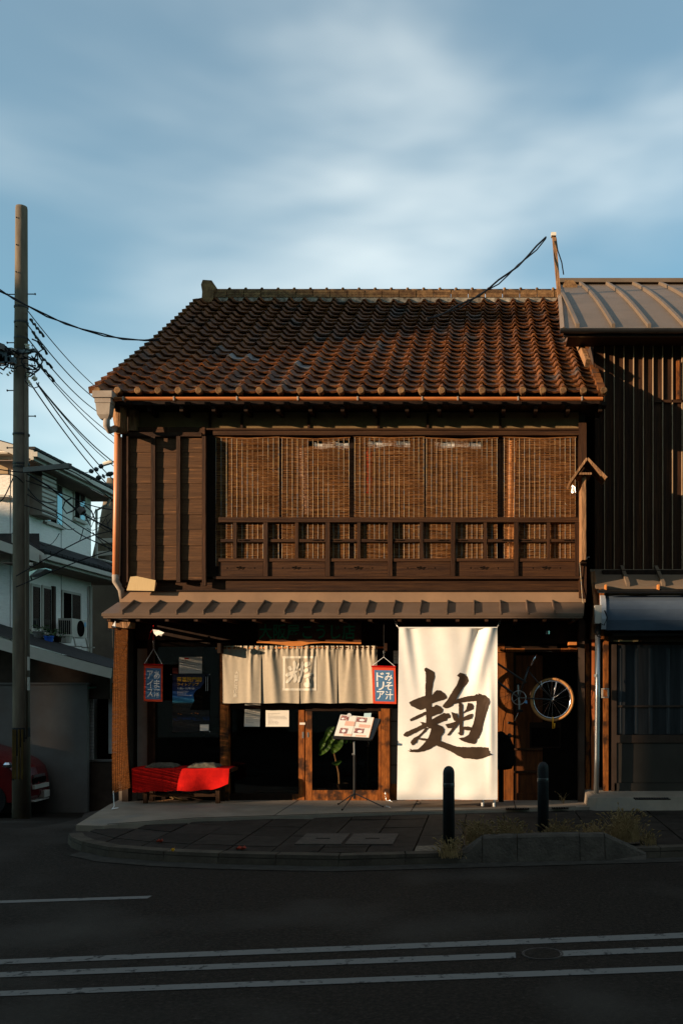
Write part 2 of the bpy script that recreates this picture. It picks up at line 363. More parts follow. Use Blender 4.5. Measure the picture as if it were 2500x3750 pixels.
# slabs
def apron_front(x):
    t = [(-4.4, 10.55), (-4.1,10.62), (-3.3, 11.1), (-1.54, 11.52), (1.2, 12.1), (9, 12.45)]
    if x <= t[0][0]: return t[0][1]
    for (xa, ya), (xb, yb) in zip(t, t[1:]):
        if x <= xb: return ya + (yb-ya)*(x-xa)/(xb-xa)
    return t[-1][1]
def kerb_y(x):
    if x <= kl[0][0]: return kl[0][1]
    for (xa, ya), (xb, yb) in zip(kl, kl[1:]):
        if xa <= x <= xb and xb > xa: return ya + (yb-ya)*(x-xa)/(xb-xa)
    return kl[-1][1]
SW = .44
slab_rows = [(0, .30, 'n'), (.30, .92, 'n'), (.92, 1.54, 'n'), (1.54, 2.16, 'n'), (2.16, 2.78, 'n')]
rnd = random.Random(3)
def slab(x0, x1, ya0, ya1, yb0, yb1, mat, lab=None, z=0.0):
    g = .008; z += rnd.uniform(-.004, .004)
    v = [(x0+g,ya0+g,z),(x1-g,ya1+g,z+rnd.uniform(-.003,.003)),(x1-g,yb1-g,z),(x0+g,yb0-g,z+rnd.uniform(-.003,.003))]
    v += [(a,b,-.04) for a,b,c in v]
    part('paving_slab', MB().add(v, [(0,1,2,3),(0,4,5,1),(1,5,6,2),(2,6,7,3),(3,7,4,0)]), mat, pv, label=lab)
x = -4.2
while x < 4.2:
    x1 = x + SW
    for r0, r1, kd in slab_rows:
        ya0, ya1 = kerb_y(x)+KW+r0, kerb_y(x1)+KW+r0; yb0, yb1 = kerb_y(x)+KW+r1, kerb_y(x1)+KW+r1
        yb0, yb1 = min(yb0, apron_front(x)+.03), min(yb1, apron_front(x1)+.03)
        if yb0 - ya0 < .05 or yb1 - ya1 < .05: continue
        pale = r0 == 0 and (-1.32 < x < -.6) and int((x+9)/SW) % 2 == 0
        slab(x, x1, ya0, ya1, yb0, yb1, mPaverL if pale else mPaver, 'pale coarse textured slab' if pale else None)
    x = x1
# two concrete cover slabs with hand slots
for i, (a, b) in enumerate(((1078, 1252), (1262, 1440))):
    z = .012; xa, ya = RP(a, 3090, z); xb, yb = RP(b, 3084, z); yc = RP(a, 3052, z)[1]
    cv = thing('drain_cover', ('square concrete drain cover with a hand slot, left one of the pair in the pavement', 'square concrete drain cover with a hand slot, right one of the pair in the pavement')[i], 'drain cover', (xa, ya, 0), 'drain covers in the pavement')
    part('lid', MB().box(xa, xb, ya, yc, .0, z), M('cover concrete', (.07,.055,.045), (.045,.036,.03), sc=12, rough=.9, bump=.2), cv)
    part('slot', MB().box((xa+xb)/2-.07, (xa+xb)/2+.07, (ya+yc)/2-.012, (ya+yc)/2+.012, z, z+.003), mBlack, cv)
# concrete apron in front of the shop, dropping to the side street
ap = [(-4.78,12.79),(-4.72,12.3),(-4.42,10.6),(-4.1,10.55)] + [(x/10, apron_front(x/10)) for x in range(-40, 13, 4)] + [(1.28, 12.12),(1.28,12.79)]
m = MB(); k = len(ap); m.v = [(x,y,.035) for x,y in ap] + [(x,y,-.25) for x,y in ap]; m.f = [tuple(range(k))[::-1]] + [(i,(i+1)%k,k+(i+1)%k,k+i) for i in range(k)]
solo('concrete_apron', m, mConc, kind='structure')
m = MB(); 
for x in (-2.45, -.9, .35): m.box(x, x+.008, apron_front(x)+.004, 12.78, .036, .0375)
m.tube([(-4.1+i*.2, apron_front(-4.1+i*.2)+.03, .0345) for i in range(27)], .006, 4)
part('joint', m, mBlack, bpy.data.objects['concrete_apron'])
# raised planter kerb with three blocks and a sloped end each side
PB = 9.02
pl = thing('planter_kerb', 'long raised concrete kerb block with sloped ends in front of the weeds', 'kerb', (X(1665,PB), PB, -.1))
def pblk(xa, xb, za0, za1, lab=None):
    ya, yb = 9.0 + (xa+1.35)*RA*.75, 9.0 + (xb+1.35)*RA*.75
    v = []
    for xx, yy, zz in ((xa+.003, ya, za0), (xb-.003, yb, za1)):
        v += [(xx, yy-.03, -.1), (xx, yy+.02, zz-.02), (xx, yy+.04, zz), (xx, yy+.17, zz), (xx, yy+.19, zz-.02), (xx, yy+.2, -.1)]
    k = 6; f = [(0,1,2,3,4,5)[::-1], tuple(range(6,12))] + [(i,(i+1)%k,k+(i+1)%k,k+i) for i in range(k)]
    part('kerb_block', MB().add(v, f), M('planter concrete', (.075,.062,.05), (.045,.037,.03), sc=9, rough=.92, bump=.5, bsc=40) if 'planter concrete' not in bpy.data.materials else bpy.data.materials['planter concrete'], pl, label=lab)
zt = .14
pblk(X(1668,PB), X(1765,PB), -.03, zt, 'sloped left end'); pblk(X(1765,PB), X(1895,PB), zt, zt+.005)
pblk(X(1895,PB), X(2130,PB), zt+.004, zt+.008); pblk(X(2130,PB), X(2225,PB), zt, zt); pblk(X(2225,PB), X(2385,PB), zt, -.04, 'sloped right end')
m = MB().add([(X(1700,9.2),9.2,.03),(X(2350,9.3),9.45,.03),(X(2350,9.9),10.05,.03),(X(1690,9.8),9.8,.03)], [(0,1,2,3)])
solo('planter_soil', m, M('dry soil', (.09,.065,.045), (.05,.035,.025), sc=20, rough=1, bump=.6), kind='structure')

# ================================================================ UNSEEN BLOCKS OVER THE ROAD (behind the camera; added to cut sun and sky light)
mOpp = M('shade block wall', (.32,.28,.23), (.26,.23,.19), sc=1, rough=.9)
ce, se = math.cos(R(ELEV)), math.sin(R(ELEV)); TE = math.tan(R(ELEV))
sp = Vector((-math.sin(R(AZ)), -math.cos(R(AZ)), 0))
def opp(name, lab, corners, h, roofh=0.6):
    t = thing(name, lab, 'house', (sum(c[0] for c in corners)/4, sum(c[1] for c in corners)/4, -.1))
    v = [(c[0], c[1], -.1) for c in corners] + [(c[0], c[1], h) for c in corners]
    part('wall', MB().add(v, [(0,1,5,4),(1,2,6,5),(2,3,7,6),(3,0,4,7),(4,5,6,7)]), mOpp, t)
    a, b, c, d = [Vector((q[0], q[1], h+.01)) for q in corners]; k = .25
    e, f_ = (a.lerp(d,.5)), (b.lerp(c,.5)); e.z = f_.z = h + roofh
    part('roof', MB().add([a,b,c,d,e,f_], [(0,1,5,4),(2,3,4,5),(1,2,5),(3,0,4),(0,3,2,1)]), mSlate, t)
L1 = 30.0
q0 = Vector((-2.2, 12.5, 0)) + sp*L1; dd = Vector((.987, -.16, 0)); bk = Vector((-.19, -.982, 0))*7
h1 = .03 + L1*TE
a = q0 - dd*14; b = q0 + dd*22.0
opp('road_shade_block', 'unseen low block behind the camera, edge angled to shade the road', [a, b, b+bk, a+bk], h1, .35)  # unseen block, roof edge angled to set where the road shade ends
def uw(u, w): return Vector((math.sin(R(AZ))*w + math.cos(R(AZ))*u, math.cos(R(AZ))*w - math.sin(R(AZ))*u, 0))
opp('awning_shade_block', 'unseen taller block added to shade the awning and front of the right house', [uw(-10.71,-34), uw(-3,-34), uw(-3,-39), uw(-10.71,-39)], 3.80+34*TE, .0)  # unseen block added to shade the ground floor of the right house
wz = -55
for nm, lb, x0_, x1_, y0_, y1_, hh_ in (('sky_shade_block','unseen block directly behind the camera, added to cut sky light',-6.5,9,-6.5,-16,15),('sky_shade_block','unseen block behind the camera to the right, added to cut sky light',9.3,26,-6.0,-16,13),('sky_shade_block','unseen long block further left behind the camera, added to cut sky light',-26,-6.8,-9.0,-18,14)):
    opp(nm, lb, [(x0_,y0_),(x1_,y0_+.0),(x1_,y1_),(x0_,y1_)], hh_, .3)  # unseen blocks added to cut sky light on the street
tw_ = thing('roof_shade_tower', 'unseen tower far left behind the camera, flared to shape the roof shadow', 'building', (*uw(-18,wz-4).xy, -.1))  # unseen tower, side flared to draw the shadow edge across the roof
for nm_, u0, u1, z0_, z1_ in (('lower_block',-14.36,-14.36,0,6.0),('shadow_edge_flare',-14.36,-13.74,6.0,7.7),('upper_block',-13.74,-13.76,7.7,8.8),('top_bevel',-13.76,-14.5,8.8,9.08)):
    zz = [(-.1 if z0_ == 0 else z0_-wz*TE), z1_-wz*TE]; v = []
    for z_, u_ in zip(zz, (u0, u1)):
        for c_ in (uw(u_,wz), uw(-22.55,wz), uw(-22.55,wz-9), uw(u_,wz-9)): v.append((c_.x, c_.y, z_))
    part(nm_, MB().add(v, [(0,1,5,4),(1,2,6,5),(2,3,7,6),(3,0,4,7),(4,5,6,7),(0,3,2,1)]), mOpp, tw_)
opp('house_shade_block', 'unseen lower block beside the tower, placed to shade the left house', [uw(-22.6,wz), uw(-34,wz), uw(-34,wz-9), uw(-22.6,wz-9)], 5.35 - wz*TE, .0)  # unseen block added to shade the left house
# ================================================================ THE SHOP HOUSE
GY, UY = 12.8, 12.5                       # ground floor wall plane, upper floor wall plane
XL, XR = -4.68, 1.26
sh = thing('shop_house', 'old two storey wooden shop with brown tiled roof, reed blinds and balcony rail', 'shop', (-1.7, GY, 0))
# --- roof
YE, ZE, TP = 12.15, 5.13, .639
PA = math.atan(TP); DEP = 4.5; LR = DEP/math.cos(PA); RX0, RX1 = -4.83, 1.40
NC, NR = 25, 23; TW = (RX1-RX0)/NC; TL = LR/NR
def rp(u, v, h=0):                        # point on the roof slope: u metres along, v up the slope, h above it
    sag = -.035*math.sin(math.pi*min(1,max(0,v/LR))) - .012*math.sin(u*1.1+.4)*math.sin(v*.9)
    h += sag
    return Vector((RX0+u, YE + v*math.cos(PA) - h*math.sin(PA), ZE + v*math.sin(PA) + h*math.cos(PA)))
roof = part('roof', MB().add([rp(-.02,.05,-.03), rp(NC*TW+.02,.05,-.03), rp(NC*TW+.02,LR,-.05), rp(-.02,LR,-.05), (RX1,YE+2*DEP,ZE-.03),(RX0,YE+2*DEP,ZE-.03), (RX0, YE+.06, ZE-.1),(RX1,YE+.06,ZE-.1),(RX1,YE+2*DEP,ZE-.12),(RX0,YE+2*DEP,ZE-.12)],
     [(0,1,2,3),(3,2,4,5),(0,1,7,6),(6,7,8,9),(0,6,9,5,3),(1,2,4,8,7),(5,4,8,9)]), mDark, sh)
prof = []
for i in range(11):
    s = i/10; x = s*(TW*1.04)
    h = .056*math.sin(math.pi*s/.34)**.85 if 0 < s < .34 else -.012*math.sin(math.pi*(s-.34)/.66)*(s > .3)
    prof.append((x, h))
def tile_mesh(mb, loc=None, M4=None):
    th, ln, lift = .022, TL*1.18, .032
    v = []
    for x, h in prof: v.append(Vector((x, 0, h+lift+th)))
    for x, h in prof: v.append(Vector((x, ln, h+th*.4)))
    for x, h in prof: v.append(Vector((x, .002, h+lift-.004)))
    n = len(prof); f = []
    for i in range(n-1): f.append((i, i+1, n+i+1, n+i)); f.append((2*n+i, 2*n+i+1, i+1, i))
    v += [Vector((prof[0][0], ln, prof[0][1]-.01)), Vector((prof[-1][0], ln, prof[-1][1]-.01))]
    f.append((0, n, 3*n, 2*n)); f.append((n-1, 3*n-1, 3*n+1, 2*n-1))
    if M4 is not None: v = [M4 @ q for q in v]
    mb.add(v, f)
b0 = MB(); tile_mesh(b0); TM = mesh_of('roof_tile', b0, mTile, False); TMG = mesh_of('roof_tile_grey', b0, mTileG, False)
greys = {(7,5),(7,6),(5,9)}
rt = random.Random(11); stuff = MB(); rowsp = 12
for r in range(NR):
    for c in range(NC):
        p = rp(c*TW, r*TL, rt.uniform(-.004,.006)); p.x += rt.uniform(-.006,.006)
        e = (PA + R(rt.uniform(-1.3,1.3)), R(rt.uniform(-1.6,1.6)), R(rt.uniform(-1.4,1.4)))
        if r < rowsp:
            inst(TMG if (r, c) in greys else TM, 'roof_tile', roof, p, e)
        else:
            from mathutils import Euler
            tile_mesh(stuff, M4=Matrix.Translation(p) @ Euler(e).to_matrix().to_4x4())
stuff.keep = True
part('upper_tiles', stuff, mTile, roof, kind='stuff')
# round end caps along the eave
cap = MB(); cap.tube([(0,-.03,0),(0,-.02,0),(0,.07,.0)], [.036,.044,.044], 14)
CM = mesh_of('eave_end_tile', cap, mRidge)
for c in range(NC+1):
    p = rp(c*TW+TW*.18, 0, .045); inst(CM, 'eave_end_tile', roof, p, (R(rt.uniform(-3,3)), 0, 0))
# left verge tiles along the sloping edge
vb = MB(); vb.box(-.02,.07,0,TL*1.12,-.02,.06); VM = mesh_of('verge_tile', vb, mTile)
for r in range(NR):
    inst(VM, 'verge_tile', roof, rp(-.05, r*TL, .03), (PA-R(9), 0, 0)); inst(VM, 'verge_tile', roof, rp(NC*TW, r*TL, .0), (PA+R(3), 0, 0))
# ridge
RY, RZ = YE+DEP, ZE+DEP*TP
mb = MB(); mb.box(RX0+.17, RX1-.02, RY-.10, RY+.10, RZ-.06, RZ+.033)
part('ridge_mortar', mb, mMortar, sh)
for k in range(3):
    x = RX0+.17; w0 = .105 - .012*k
    while x < RX1-.03:
        x1 = min(x+.29, RX1); z0 = RZ+.035+k*.045
        part('ridge_course', MB().box(x+.005, x1-.005, RY-w0-rt.uniform(0,.012), RY+w0, z0, z0+.038), mRidge, sh)
        x = x1
mb = MB(); NRC = 22; sp_ = (RX1-RX0-.22)/NRC
for k in range(NRC):
    x = RX0+.2+k*sp_
    part('ridge_cap', MB().tube([(x,RY,RZ+.175),(x+sp_-.012,RY,RZ+.175)], .042, 10), mRidge, sh, smooth=True)
    part('ridge_knob', MB().tube([(x+.02,RY-.06,RZ+.18),(x+.02,RY-.02,RZ+.212),(x+.02,RY+.05,RZ+.18)], .026, 8), mRidge, sh, smooth=True)
og = [(-.11,-.2),(.1,-.2),(.1,.1),(.13,.2),(.07,.29),(-.08,.3),(-.11,.22),(-.09,.1)]
part('ridge_end_tile', MB().prism([(RX0+.15+x, RZ+.02+z) for x, z in og], RY-.13, RY+.1), mRidge, sh)
part('ridge_end_tile', MB().prism([(RX1+x, RZ+.03+z) for x, z in og], RY-.1, RY+.1), mRidge, sh)
# small ladder hook lying near the ridge
rk = MB(); a = P(1915,1142,16.1); rk.bar(a, a+Vector((.5,.0,-.0)), .05,.04)
for q in (0,.25,.45): rk.bar(a+Vector((q,0,-.08)), a+Vector((q,0,.06)), .035,.035)
solo('wooden_bracket', rk, mLog, 'short grey timber bracket lying on the tiles below the right end of the ridge', 'bracket')
# --- eave underside, gutter, brackets
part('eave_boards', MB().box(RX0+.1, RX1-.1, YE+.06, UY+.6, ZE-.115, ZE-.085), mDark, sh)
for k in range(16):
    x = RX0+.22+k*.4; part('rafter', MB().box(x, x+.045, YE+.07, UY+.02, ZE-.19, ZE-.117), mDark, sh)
GZ = Z(1462, 12.08)
def gut(x0, x1, y, z, r, n=9, t=.004):
    mb = MB(); out = []
    for xx in (x0, x1):
        for k in range(n): a = math.pi + math.pi*k/(n-1); out.append((xx, y+r*math.cos(a), z+r*math.sin(a)))
        for k in range(n): a = 2*math.pi - math.pi*k/(n-1); out.append((xx, y+(r-t)*math.cos(a), z+(r-t)*math.sin(a)))
    k = 2*n; mb.add(out, [tuple(range(k)), tuple(range(k,2*k))[::-1]] + [(i,(i+1)%k,k+(i+1)%k,k+i) for i in range(k)]); return mb
m = MB(); g_ = gut(X(352,12.08), X(2205,12.08), 12.08, GZ+.018, .038)
gutter = part('gutter', g_, mGutter, sh, smooth=False)
for px in (640, 870, 1092, 1310, 1545, 1675, 1895, 2128, 455):
    x = X(px, 12.08); part('gutter_clip', MB().box(x-.008, x+.008, 12.036, 12.125, GZ-.025, GZ+.024), mHopper, gutter)
hp = P(385,1480,12.07)
m = MB().lathe((hp.x, hp.y, hp.z-.17), [(.04,0),(.045,.03),(.075,.07),(.085,.18),(.105,.2),(.105,.235),(.115,.24),(.118,.28),(.12,.30)], 4)
hop = MB()
for (w, z0, z1) in ((.118,.23,.31),(.098,.17,.23)): hop.box(hp.x-w, hp.x+w, hp.y-w*.8, hp.y+w*.8, hp.z-.17+z0, hp.z-.17+z1)
hop.add([(hp.x+sx*w, hp.y+sy*w*.8, hp.z-.17+z) for z, w in ((-.02,.045),(.03,.075),(.17,.09)) for sx, sy in ((-1,-1),(1,-1),(1,1),(-1,1))],
        [(0,1,5,4),(1,2,6,5),(2,3,7,6),(3,0,4,7),(4,5,9,8),(5,6,10,9),(6,7,11,10),(7,4,8,11)])
dpipe = part('downpipe', MB().tube([hp+Vector((.02,0,-.15)), hp+Vector((.02,0,-.27)), hp+Vector((.05,.02,-.32)), P(428,1566,12.38), P(431,1590,12.4)], .041, 12), mHopper, sh, smooth=True)
part('hopper', hop, mHopper, dpipe)
part('lower_pipe', MB().tube([P(431,1588,12.4), P(428,1850,12.4), P(424,2110,12.4)], .04, 12), mPipeCu, dpipe, smooth=True)
part('pipe_elbow', MB().tube([P(424,2105,12.4), P(424,2128,12.4), P(445,2160,12.45), P(452,2200,12.5)], .043, 12), mHopper, dpipe, smooth=True)
# --- upper storey body
part('side_wall', MB().box(XL+.0, XL+.08, UY+.14, YE+2*DEP-.5, -1.3, ZE+.05), mBrownW, sh)
part('side_wall', MB().box(XR-.08, XR, UY+.14, YE+2*DEP-.5, -.1, ZE+.05), mBrownW, sh)
gp = [(UY+.2, ZE+.0), (YE+2*DEP-.5, ZE+.0), (YE+DEP, ZE+DEP*TP-.1)]
part('gable_wall', MB().xprism(gp, XL+.02, XL+.1), mBrownW, sh); part('gable_wall', MB().xprism(gp, XR-.1, XR-.02), mBrownW, sh)
part('back_wall', MB().box(XL+.081, XR-.081, YE+2*DEP-.6, YE+2*DEP-.5, -.1, ZE), mBrownW, sh)
part('upper_floor', MB().box(XL+.081, XR-.081, UY+.16, YE+2*DEP-.61, 2.62, 2.72), mBlack, sh)
part('ceiling', MB().box(XL+.081, XR-.081, UY+.16, YE+2*DEP-.61, ZE-.05, ZE+.0), mBlack, sh)
part('inner_wall', MB().box(XL+.081, XR-.081, UY+2.6, UY+2.7, 2.721, ZE-.06), mBlack, sh)
# plaster band under the eave
part('plaster_band', MB().box(X(500,UY), X(2118,UY), UY+.02, UY+.15, Z(1576,UY), ZE-.12), mPlaster, sh)
for px in (503, 768, 885, 1130, 1385, 1565, 1830): part('stud', MB().box(X(px-4,UY), X(px+4,UY), UY+.0, UY+.03, Z(1572,UY), ZE-.14), mWoodZ, sh)
for k in range(26):                      # rafter tails give the scalloped edge of the eave shade
    x = RX0+.12+k*.245; part('rafter_tail', MB().box(x, x+.07, YE+.02, YE+.2, ZE-.13, ZE-.085), mDark, sh)
def fb(name, px0, px1, py0, py1, Y, dep, mat=mWoodX, parent=None, **k):
    return part(name, bxp(px0, px1, py0, py1, Y, dep), mat, parent or sh, **k)
lg = MB().tube([P(440,1478,12.33), P(440,1530,12.34), P(446,1588,12.36)], [.082,.086,.07], 12)
part('corner_log', lg, mLog, sh, smooth=True); fb('corner_beam', 472, 500, 1478, 1576, 12.4, .1, mLog)
fb('corner_post', 447, 464, 1576, 2150, 12.42, .12, mWoodZ); fb('corner_strip', 436, 447, 1600, 2150, 12.46, .1, mDark)
fb('right_post', 2118, 2146, 1548, 2190, 12.43, .16, mWoodZ)
fb('head_beam', 780, 2140, 1577, 1593, 12.44, .09); fb('head_beam', 755, 2117, 1568, 1574, 12.45, .06)
fb('soffit_beam', 500, 750, 1564, 1600, 12.45, .08)
# shutter box: three bays of nine lapped boards between battens
box = part('shutter_box', bxp(464, 742, 1600, 2126, 12.42, .1), mDark, sh)
edges = [1599,1656,1713,1770,1827,1884,1940,1997,2054,2124]
for ba, bb in ((466,552),(570,645),(662,739)):
    for i in range(9):
        y0, y1 = edges[i], edges[i+1]; xa, xb = X(ba,12.4), X(bb,12.4)
        zt_, zb_ = Z(y0, 12.4), Z(y1, 12.4); bow = rt.uniform(-.003,.003)
        v = [(xa,12.412,zt_),(xb,12.412,zt_),(xb,12.407+bow*.3,zb_+.003),(xa,12.407-bow*.3,zb_+.003),(xa,12.42,zt_),(xb,12.42,zt_),(xb,12.42,zb_+.002),(xa,12.42,zb_+.002)]
        part('shutter_board', MB().add(v, [(0,1,2,3),(3,2,6,7),(0,4,5,1),(1,5,6,2),(0,3,7,4)]), mPlank, box)
for a, b in ((464,470),(553,568),(646,660),(740,753)):
    part('batten', bxp(a, b, 1597, 2132 if b < 700 else 2145, 12.365, .06), mWoodZ, box)
fb('box_top_rail', 464, 738, 1583, 1598, 12.375, .06)
# balcony beam, lower beam
fb('balcony_beam', 780, 2132, 2111, 2120, 12.42, .14); fb('lower_beam', 455, 2128, 2122, 2160, 12.47, .12); fb('lower_ledge', 440, 2150, 2160, 2166, 12.44, .14, mDark)
# balcony railing
rail = part('balcony_rail', bxp(800, 2120, 1894, 1912, 12.425, .036), mWoodX, sh)
part('mid_rail', bxp(808, 2120, 1974, 1985, 12.438, .018), mWoodX, rail)
part('lower_rail', bxp(800, 2120, 2045, 2056, 12.43, .028), mWoodX, rail)
majors = [972,1199,1427,1657,1889]; minors = [860,1086,1313,1542,1775,2007]
for x in majors: part('post', bxp(x-8, x+8, 1913, 2110, 12.42, .04), mWoodZ, rail)
for x in minors: part('baluster', bxp(x-6, x+6, 1913, 2044, 12.432, .025), mWoodZ, rail)
part('post', bxp(2104, 2118, 1913, 2110, 12.42, .04), mWoodZ, rail)
me_ = [800]+[x for x in majors]+[2112]
for i in range(6):
    a, b = me_[i]+(9 if i else 2), me_[i+1]-9
    pn = part('balcony_panel', bxp(a, b, 2057, 2110, 12.445, .02), mWoodX, rail)
    c = (a+b)/2; cut = MB(); cut.keep = True
    for dx, dy, w, h in ((0,0,7,3.5),(-12,-2,5,3),(11,-1,5,3),(-7,4,4,2),(8,4,4,2),(-2,-5,4,2),(-50,0,2.5,3),(50,0,2.5,3)):
        if a+8 < c+dx-w and c+dx+w < b-8 or abs(dx) < 20:
            pts_ = [(c+dx+w*math.cos(t*math.pi/5)*(1+.3*math.sin(3*t)), 2080+dy+h*math.sin(t*math.pi/5)*(1+.3*math.cos(2*t))) for t in range(10)]
            yy = 12.4445 - .0004*(abs(dx) % 7)
            cut.add([P(q, s, yy) for q, s in pts_][::-1], [tuple(range(10))])
    cut.box(X(c-40,12.44), X(c-22,12.44), 12.443, 12.4445, Z(2081,12.44), Z(2080,12.44)); cut.box(X(c+22,12.44), X(c+40,12.44), 12.443, 12.4445, Z(2081,12.44), Z(2080,12.44))
    part('carving', cut, mBlack, pn)
for i, (a, b) in enumerate(((875,965),(1093,1190),(1207,1306),(1320,1419),(1436,1536),(1549,1649),(1665,1768),(1783,1881),(1898,2000),(2014,2104))):
    s = MB(); c = (a+b)/2 + (18 if i % 2 else -18)
    for dx, w in ((0,16),(22 if i % 2 else -22, 7)): s.add([P(c+dx+w*math.cos(t*math.pi/4), 1979+2.4*math.sin(t*math.pi/4), 12.4376-.00005*w) for t in range(8)][::-1], [tuple(range(8))])
    s.keep = True; part('slot', s, mBlack, rail)
# window frames behind the blinds, dark rooms
for a, b in ((1022,1032),(1279,1297),(1552,1559),(1820,1842),(2106,2118),(753,800)):
    fb('window_post', a, b, 1594, 2110, 12.53, .05, mDark)
fb('window_sill', 753, 2118, 2098, 2112, 12.5, .14, mDark)
for a, b in ((800,1022),(1032,1279),(1297,1552),(1559,1820),(1842,2106)):
    w = part('window_sash', bxp(a, b, 1700, 1708, 12.585, .02), mDark, sh)
    part('glass_pane', bxp(a, b, 1596, 2097, 12.605, .004), mGlass, w)
    part('sash_bar', bxp((a+b)/2-7, (a+b)/2+7, 1596, 2097, 12.59, .014), mDark, w)
# --- canopy
CZ0, CZ1, CY0, CY1 = Z(2206,12.46), Z(2246,12.04), 12.46, 12.04
fl = part('flashing', MB().add([(X(440,12.46),12.456,Z(2166,12.46)),(X(2142,12.46),12.456,Z(2166,12.46)),(X(2142,12.46),12.445,CZ0+.0),(X(440,12.46),12.445,CZ0+.0)], [(0,1,2,3)]), mFlash, sh)
cn = part('canopy', MB().add([(X(440,12.46)-.03,CY0,CZ0),(X(2138,12.46),CY0,CZ0),(X(2135,12.04),CY1,CZ1),(X(372,12.04),CY1,CZ1),
     (X(372,12.04),CY1,CZ1-.035),(X(2135,12.04),CY1,CZ1-.035),(X(2138,12.46),CY0,CZ0-.05),(X(440,12.46)-.03,CY0,CZ0-.05)], [(0,1,2,3),(3,2,5,4),(4,5,6,7),(0,3,4,7),(1,6,5,2)]), mMetalBr, sh)
for k in range(18):
    x = X(447+98.9*k, 12.04)
    if x > X(2120,12.04): break
    x1 = x + .004
    v = [(x-.011,CY1-.008,CZ1-.012),(x+.011,CY1-.008,CZ1-.012),(x+.009,CY0,CZ0),(x-.009,CY0,CZ0),(x-.006,CY1-.006,CZ1+.038),(x+.006,CY1-.006,CZ1+.038),(x+.006,CY0,CZ0+.038),(x-.006,CY0,CZ0+.038)]
    part('seam_rib', MB().add(v, [(0,1,5,4),(1,2,6,5),(2,3,7,6),(3,0,4,7),(4,5,6,7),(0,3,2,1)]), mMetalBr, cn)
part('canopy_lip', MB().box(X(378,12.045), X(2132,12.045), 12.046, 12.066, CZ1-.06, CZ1-.0355), mMetalBr, cn)
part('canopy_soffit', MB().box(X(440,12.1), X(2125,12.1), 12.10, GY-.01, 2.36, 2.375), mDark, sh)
for k in range(17):
    x = X(395+106*k, 12.1)
    part('canopy_rafter', MB().box(x, x+.045, 12.075, GY-.02, 2.32, 2.359), mWoodZ, cn)
part('canopy_plate', MB().box(X(400,12.15), X(480,12.15), 12.12, 12.3, 2.24, 2.315), mLog, cn)
# small card at the foot of the shutter box
# --- ground floor
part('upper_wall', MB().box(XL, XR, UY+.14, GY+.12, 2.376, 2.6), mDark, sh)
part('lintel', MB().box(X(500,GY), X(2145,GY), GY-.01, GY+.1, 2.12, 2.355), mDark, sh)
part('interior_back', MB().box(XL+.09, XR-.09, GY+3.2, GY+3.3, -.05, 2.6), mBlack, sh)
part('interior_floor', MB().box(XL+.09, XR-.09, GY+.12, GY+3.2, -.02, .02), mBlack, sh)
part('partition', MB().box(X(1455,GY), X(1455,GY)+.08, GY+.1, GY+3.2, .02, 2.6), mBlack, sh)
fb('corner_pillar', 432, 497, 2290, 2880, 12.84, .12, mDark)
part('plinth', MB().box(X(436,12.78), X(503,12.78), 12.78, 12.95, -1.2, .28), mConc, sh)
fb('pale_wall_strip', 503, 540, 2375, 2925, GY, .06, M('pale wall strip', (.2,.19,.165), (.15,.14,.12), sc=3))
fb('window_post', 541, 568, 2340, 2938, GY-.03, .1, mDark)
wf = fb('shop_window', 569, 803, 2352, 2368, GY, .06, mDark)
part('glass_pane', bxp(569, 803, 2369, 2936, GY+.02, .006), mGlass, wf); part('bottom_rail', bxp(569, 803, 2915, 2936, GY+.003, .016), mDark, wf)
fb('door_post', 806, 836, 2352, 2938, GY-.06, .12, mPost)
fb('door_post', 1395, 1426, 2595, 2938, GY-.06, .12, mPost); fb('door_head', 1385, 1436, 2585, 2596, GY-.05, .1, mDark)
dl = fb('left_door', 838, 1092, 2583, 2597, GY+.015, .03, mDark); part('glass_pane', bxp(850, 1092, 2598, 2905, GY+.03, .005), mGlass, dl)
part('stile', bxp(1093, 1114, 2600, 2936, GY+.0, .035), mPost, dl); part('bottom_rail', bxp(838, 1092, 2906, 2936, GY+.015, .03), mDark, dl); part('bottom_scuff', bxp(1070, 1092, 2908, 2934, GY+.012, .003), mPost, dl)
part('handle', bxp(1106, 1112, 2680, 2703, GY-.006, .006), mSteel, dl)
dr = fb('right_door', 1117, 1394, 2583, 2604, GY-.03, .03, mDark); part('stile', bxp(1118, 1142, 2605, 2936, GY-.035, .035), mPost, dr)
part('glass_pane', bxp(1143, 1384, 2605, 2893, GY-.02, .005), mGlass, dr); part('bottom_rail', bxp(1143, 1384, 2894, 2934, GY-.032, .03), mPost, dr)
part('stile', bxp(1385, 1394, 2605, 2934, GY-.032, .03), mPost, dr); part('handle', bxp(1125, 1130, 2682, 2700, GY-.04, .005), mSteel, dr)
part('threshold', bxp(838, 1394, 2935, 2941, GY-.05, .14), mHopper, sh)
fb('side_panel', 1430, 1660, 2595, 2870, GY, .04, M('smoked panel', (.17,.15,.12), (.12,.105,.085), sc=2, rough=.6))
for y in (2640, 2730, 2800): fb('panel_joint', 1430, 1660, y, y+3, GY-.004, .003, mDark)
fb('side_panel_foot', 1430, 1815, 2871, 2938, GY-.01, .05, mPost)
fb('side_wall_boards', 1661, 1815, 2400, 2870, GY, .05, mDark)
